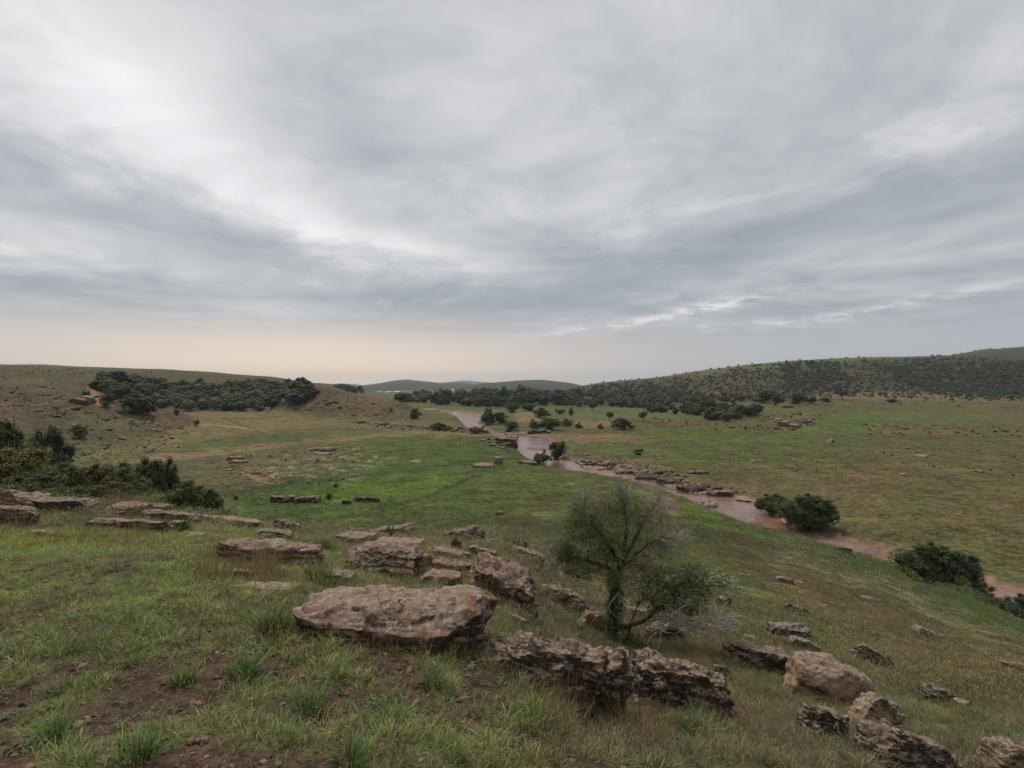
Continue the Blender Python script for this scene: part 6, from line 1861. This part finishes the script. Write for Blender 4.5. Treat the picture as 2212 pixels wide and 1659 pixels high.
    leaves('foliage', [
        (1450, 1262, 130, 46, 0, 2600, mg, .028), (1400, 1230, 70, 60, .15, 1500, ol, .027),
        (1420, 1268, 44, 35, .1, 850, mg, .034), (1464, 1256, 44, 33, 0, 1039, mg, .036), (1500, 1244, 42, 31, 0, 850, mg, .036), (1490, 1280, 49, 29, -.1, 850, dg, .036),
        (1540, 1258, 38, 22, -.1, 491, mg, .034), (1452, 1296, 47, 29, 0, 850, dg, .036), (1496, 1318, 29, 17, -.1, 453, dg, .036), (1410, 1300, 38, 33, .1, 567, dg, .034), (1566, 1262, 17, 11, -.1, 141, mg, .032)],
        'leafy flowering branch at the right side')
    # pale flower heads
    fl = Pile(); fm = mat('cream_flowers'); NB(fm).surface((.52, .46, .33), .8, None, .1)
    for _ in range(120):
        t = rg.random()
        X, Y = 1420 + 160 * t + rg.normal() * 16, 1236 + 26 * abs(t - .45) * 2 + abs(rg.normal()) * 26 - 12
        c = loc(W(X, Y, rg.uniform(-.3, .1)))
        n = 14; P = c + rg.normal(size=(n, 3)) * np.array((.022, .022, .008))
        N = rg.normal(size=(n, 3)) * .5 + up; N /= np.linalg.norm(N, axis=1)[:, None]
        V, Fc = leaf_quads(P, N, .014, rg, .1, .8); fl.add(V, Fc)
    link('flowers', fl.mesh('flowers', [fm]), root, kind='stuff')

    # brush heap
    heap = bpy.data.objects.new('brush_heap', None); COL.objects.link(heap)
    gh = ground(1490, 1372); heap.location = gh
    thing(heap, 'heap of dead grey twigs on the ground right of the scraggly tree', 'brush heap')
    base = np.array(gh)
    ph = Pile()
    for _ in range(95):
        X, Y = rg.uniform(1404, 1570), rg.uniform(1338, 1378) - 10
        s = W(X, Y, rg.uniform(-.5, .3)); s[2] = max(s[2], float(H(np.array([s[0]]), np.array([s[1]]))[0]) + .02)
        dv = np.array((rg.normal() + .6, rg.normal() * .6, rg.normal() * .25)); dv /= np.linalg.norm(dv)
        l = rg.uniform(.25, .7)
        st = np.array([s + dv * l * t + np.array((0, 0, .05 * math.sin(3.1 * t))) + rg.normal(size=3) * .012 for t in np.linspace(0, 1, 6)])
        V, Fc = tube(st - base, np.linspace(.010, .0035, 6), 3); ph.add(V, Fc)
    link('twigs', ph.mesh('twigs', [TWIG]), heap, kind='stuff')


build_scraggly_tree()


def build_stalks():
    """tall thin single weeds"""
    rg = np.random.default_rng(8)
    for X0, Y0, hpx, n, lab in ((1190, 1440, 86, 9, 'bunch of thin brown stalks on the overhanging boulder'), (806, 1392, 118, 2, 'thin dry stalk standing in front of the big slab'),
                                (845, 1400, 80, 4, 'low bent dry stalks before the front face of the big slab'), (182, 1165, 70, 5, 'tall dry stalks alone in the grass at left'),
                                (1760, 1430, 80, 2, 'bare thin sapling by the long sloping slab')):
        g = ground(X0, Y0); s = g.y / F; p = Pile()
        for _ in range(n):
            a = np.array((rg.normal() * .05, rg.normal() * .05, 0)); b_ = a + np.array((rg.normal() * .10, rg.normal() * .05, hpx * s * rg.uniform(.6, 1.0)))
            q = np.array([a + (b_ - a) * t + rg.normal(size=3) * .006 + np.array((.03 * t * t * rg.normal(), 0, 0)) for t in np.linspace(0, 1, 8)])
            V, Fc = tube(q, np.linspace(.0035, .0016, 8), 4); p.add(V, Fc)
            for _k in range(4):
                i = int(rg.integers(3, 8)); e = q[i] + np.array((rg.normal() * .04, rg.normal() * .03, rg.uniform(.03, .08)))
                V, Fc = tube(np.array([q[i], (q[i] + e) / 2 + rg.normal(size=3) * .004, e]), .0015, 3); p.add(V, Fc)
        m = bpy.data.materials.get('dry_stalk')
        if m is None:
            m = mat('dry_stalk'); NB(m).surface((.20, .15, .095), .85, None, .15)
        o = link('weed', p.mesh('weed', [m]), None); o.location = g
        thing(o, lab, 'weed')


build_stalks()


# ------------------------------------------------------------------ far buildings, masts
def box(pile, c, s, mi=0, rot=0.0):
    x, y, z = np.array(s) / 2
    V = np.array([(-x, -y, -z), (x, -y, -z), (x, y, -z), (-x, y, -z), (-x, -y, z), (x, -y, z), (x, y, z), (-x, y, z)], float)
    ca, sa = math.cos(rot), math.sin(rot)
    V[:, :2] = V[:, :2] @ np.array(((ca, sa), (-sa, ca)))
    Fc = np.array([(0, 3, 2, 1), (4, 5, 6, 7), (0, 1, 5, 4), (1, 2, 6, 5), (2, 3, 7, 6), (3, 0, 4, 7)])
    pile.add(V + np.array(c), Fc, mi)


def flat_mat(name, c, rough=.8):
    m = bpy.data.materials.get(name)
    if m is None:
        m = mat(name); b = NB(m)
        n = b.noise(b.N.new('ShaderNodeTexCoord').outputs['Object'], 1.5, 4, .6)
        b.surface(b.mix(b.ramp(n, .3, .7), tuple(q * .88 for q in c), c), rough, None, .2)
    return m


def house(X, d, w, dp, h, rh, wall, roof, label, lift=0.0, cat='house'):
    g = spot(X, d)
    root = bpy.data.objects.new('house', None); COL.objects.link(root); root.location = g
    thing(root, label, cat)
    wm, rm, gm = flat_mat('wall_' + wall[0], wall[1]), flat_mat('roof_' + roof[0], roof[1], .5), flat_mat('dark_window', (.04, .045, .05), .2)
    p = Pile(); box(p, (0, 0, h / 2 - .5), (w, dp, h + 1)); link('wall', p.mesh('wall', [wm]), root)
    p = Pile(); e = .4
    V = np.array([(-w / 2 - e, -dp / 2 - e, h), (w / 2 + e, -dp / 2 - e, h), (w / 2 + e, dp / 2 + e, h), (-w / 2 - e, dp / 2 + e, h), (-w / 2 - e, 0, h + rh), (w / 2 + e, 0, h + rh)])
    p.add(V, np.array([(0, 1, 5, 4), (2, 3, 4, 5)])); p.add(V, np.array([(1, 2, 5), (3, 0, 4)])); p.add(V, np.array([(0, 3, 2, 1)]))
    link('roof', p.mesh('roof', [rm]), root)
    k = max(2, int(w / 2.6))
    for i in range(k):
        x = -w / 2 + w * (i + .5) / k
        if i == k // 2:
            p = Pile(); box(p, (x, -dp / 2 - .03, 1.0), (.95, .1, 2.0)); link('door', p.mesh('door', [flat_mat('brown_door', (.10, .06, .04))]), root)
        else:
            p = Pile(); box(p, (x, -dp / 2 - .03, 1.6), (1.0, .1, 1.1)); link('window', p.mesh('window', [gm]), root)


WHT, CRM, GRN, TIN, GRY = ('white', (.72, .72, .70)), ('cream', (.50, .46, .38)), ('green', (.36, .44, .40)), ('tin', (.62, .66, .66)), ('grey', (.32, .33, .33))
house(858, 1200, 11, 6, 2.8, 1.3, CRM, TIN, 'long house with pale metal roof at the right end of the far hamlet')
house(845, 1190, 6, 5, 2.6, 1.0, GRY, GRN, 'grey house with green roof in the middle of the far hamlet')
house(838.5, 1180, 5.5, 5, 2.9, 1.0, WHT, WHT, 'white house left of the green-roofed one in the far hamlet')
house(829, 1170, 4.5, 4, 2.2, .9, CRM, GRY, 'small low house next to the grey tower of the far hamlet')
house(819.5, 1150, 4, 4, 3.4, 1.6, CRM, GRY, 'cream gabled house at the left end of the far hamlet')
house(1047, 1060, 5, 5, 3.0, 1.0, WHT, WHT, 'white hut showing above the river woods', cat='hut')
house(978, 1500, 6, 5, 3.0, 1.4, WHT, WHT, 'little white house on the field below the far hills')
house(966, 1520, 7, 5, 2.6, 1.2, CRM, GRY, 'grey-roofed house left of the little white house below the far hills')


def tower_block():
    g = spot(823.6, 1165)
    root = bpy.data.objects.new('tower', None); COL.objects.link(root); root.location = g
    thing(root, 'slim grey tower among the houses of the far hamlet', 'tower')
    p = Pile(); box(p, (0, 0, 3.2), (1.9, 1.9, 7.4)); link('wall', p.mesh('wall', [flat_mat('wall_grey', GRY[1])]), root)
    p = Pile(); box(p, (0, 0, 7.1), (2.3, 2.3, .4)); link('roof', p.mesh('roof', [flat_mat('roof_tin', TIN[1], .5)]), root)


tower_block()


def mast(X, d, h, label):
    g = spot(X, d)
    o = bpy.data.objects.new('radio_mast', None); COL.objects.link(o); o.location = g; thing(o, label, 'mast')
    m = flat_mat('mast_steel', (.10, .10, .11)); p = Pile(); w = h * .045
    for sx in (-1, 1):
        for sy in (-1, 1):
            V, Fc = tube(np.array([(sx * w, sy * w, -2), (sx * w * .25, sy * w * .25, h)]), h * .010, 4); p.add(V, Fc)
    for k in range(10):
        a, b_ = k / 10, (k + 1) / 10
        for sx in (-1, 1):
            wa, wb = w * (1 - .75 * a), w * (1 - .75 * b_)
            V, Fc = tube(np.array([(-sx * wa, -wa, h * a), (sx * wb, -wb, h * b_)]), h * .005, 3); p.add(V, Fc)
            V, Fc = tube(np.array([(-sx * wa, wa, h * a), (sx * wb, wb, h * b_)]), h * .005, 3); p.add(V, Fc)
    link('lattice', p.mesh('lattice', [m]), o)
    p = Pile(); box(p, (0, 0, h * .82), (w * 1.6, w * 1.6, h * .06)); link('antenna', p.mesh('antenna', [m]), o)


mast(1017, 7500, 72, 'left radio mast on the bluish far ridge')
mast(1082, 3900, 42, 'right radio mast on the far hill crest')


# ------------------------------------------------------------------ cattle and the person by the stream
def skin_body(name, joints, edges, material, parent=None, levels=2):
    """one continuous body grown over a skeleton of joints (position, radius)"""
    me = bpy.data.meshes.new(name)
    me.from_pydata([j[0] for j in joints], edges, [])
    o = bpy.data.objects.new(name, me); COL.objects.link(o)
    sk = o.modifiers.new('skin', 'SKIN'); sk.use_smooth_shade = True
    for v, j in zip(me.skin_vertices[0].data, joints): v.radius = (j[1], j[1] * (j[2] if len(j) > 2 else 1))
    me.skin_vertices[0].data[0].use_root = True
    sb = o.modifiers.new('sub', 'SUBSURF'); sb.levels = levels; sb.render_levels = levels
    dg = bpy.context.evaluated_depsgraph_get()
    ev = bpy.data.meshes.new_from_object(o.evaluated_get(dg))
    o.modifiers.clear(); o.data = ev; ev.name = name
    ev.materials.clear(); ev.materials.append(material)
    if parent is not None: o.parent = parent
    return o


def cow(X, d, yaw, s, label):
    g = spot(X, d)
    J = [((0, 0, .62), .30, 1.2), ((.45, 0, .66), .27, 1.2), ((-.45, 0, .63), .28, 1.2), ((-.72, 0, .70), .17), ((.72, 0, .80), .17), ((.92, 0, 1.0), .12), ((1.10, 0, 1.08), .12), ((1.32, 0, .96), .07),
         ((.50, .26, .34), .10), ((.66, .30, .10), .06), ((.36, .34, .07), .05), ((.50, -.26, .34), .10), ((.66, -.30, .10), .06), ((.36, -.34, .07), .05),
         ((-.52, .30, .36), .15), ((-.20, .40, .16), .08), ((-.48, .44, .06), .05), ((-.52, -.30, .36), .15), ((-.20, -.40, .16), .08), ((-.48, -.44, .06), .05),
         ((-.86, 0, .55), .03), ((-.92, .04, .25), .02)]
    E = [(0, 1), (0, 2), (2, 3), (1, 4), (4, 5), (5, 6), (6, 7), (1, 8), (8, 9), (9, 10), (1, 11), (11, 12), (12, 13), (2, 14), (14, 15), (15, 16), (2, 17), (17, 18), (18, 19), (3, 20), (20, 21)]
    m = flat_mat('black_hide', (.018, .015, .013), .6)
    root = skin_body('cow', J, E, m)
    root.location = g; root.rotation_euler = (0, 0, yaw); root.scale = (s, s, s)
    thing(root, label, 'cow')
    for sy in (-1, 1):
        p = Pile(); V, Fc = tube(np.array([(1.08, sy * .09, 1.16), (1.06, sy * .20, 1.24), (1.08, sy * .24, 1.36)]), [.03, .022, .006], 6); p.add(V, Fc)
        link('horn', p.mesh('horn', [flat_mat('horn', (.16, .14, .11))], True), root)
        p = Pile(); V, Fc = tube(np.array([(1.0, sy * .10, 1.10), (.96, sy * .20, 1.10), (.94, sy * .28, 1.05)]), [.03, .05, .012], 6); p.add(V, Fc)
        link('ear', p.mesh('ear', [m], True), root)


cow(1379.5, 138, math.radians(170), .92, 'black cow lying in the green field across the river')
cow(1727.5, 262, math.radians(10), 1.0, 'black cow lying by the orange scar in the far field')


def person():
    g = ground(914, 930, 150)
    J = [((0, 0, .95), .13, .8), ((0, 0, 1.18), .13, .8), ((0, 0, 1.38), .15, .7), ((0, 0, 1.52), .055), ((0, -.03, 1.66), .095),
         ((.10, 0, .90), .095), ((.14, .02, .50), .065), ((.16, .06, .08), .045), ((.17, -.10, .03), .04),
         ((-.10, 0, .90), .095), ((-.16, -.06, .50), .065), ((-.22, -.02, .08), .045), ((-.23, -.18, .03), .04),
         ((.20, 0, 1.40), .06), ((.27, -.04, 1.12), .045), ((.24, -.22, .96), .035), ((-.20, 0, 1.40), .06), ((-.28, -.04, 1.12), .045), ((-.25, -.20, .95), .035)]
    E = [(0, 1), (1, 2), (2, 3), (3, 4), (0, 5), (5, 6), (6, 7), (7, 8), (0, 9), (9, 10), (10, 11), (11, 12), (2, 13), (13, 14), (14, 15), (2, 16), (16, 17), (17, 18)]
    body = skin_body('person', J, E, flat_mat('skin', (.20, .11, .08), .6))
    body.location = g
    thing(body, 'tiny far person in a white shirt standing on the bank below the mound', 'person')
    shirt = skin_body('shirt', [((0, 0, 1.0), .155, .85), ((0, 0, 1.2), .15, .85), ((0, 0, 1.40), .165, .75), ((.21, 0, 1.40), .075), ((.28, -.04, 1.16), .062), ((-.21, 0, 1.40), .075), ((-.28, -.04, 1.16), .062)],
                      [(0, 1), (1, 2), (2, 3), (3, 4), (2, 5), (5, 6)], flat_mat('white_cotton', (.75, .72, .70)), body)
    tr = skin_body('trousers', [((0, 0, .98), .14, .85), ((.10, 0, .88), .108), ((.14, .02, .50), .08), ((.16, .06, .14), .06), ((-.10, 0, .88), .108), ((-.16, -.06, .50), .08), ((-.22, -.02, .14), .06)],
                   [(0, 1), (1, 2), (2, 3), (0, 4), (4, 5), (5, 6)], flat_mat('pink_cloth', (.34, .20, .19)), body)
    hair = skin_body('hair', [((0, .0, 1.70), .095), ((0, .05, 1.66), .07)], [(0, 1)], flat_mat('black_hair', (.012, .01, .01)), body)


person()


# ------------------------------------------------------------------ air
def haze(density):
    me = bpy.data.meshes.new('haze')
    p = Pile(); box(p, (0, 0, 14), (20600, 20600, 290)); me = p.mesh('haze', [])
    m = mat('haze'); m.use_nodes = True; nt = m.node_tree; nt.nodes.clear()
    v = nt.nodes.new('ShaderNodeVolumePrincipled'); v.inputs['Color'].default_value = (.80, .86, .95, 1); v.inputs['Density'].default_value = density; v.inputs['Anisotropy'].default_value = .2
    o = nt.nodes.new('ShaderNodeOutputMaterial'); nt.links.new(v.outputs[0], o.inputs['Volume'])
    me.materials.append(m)
    link('haze', me, kind='stuff', label='thin pale haze over the whole valley')


haze(0.00009)
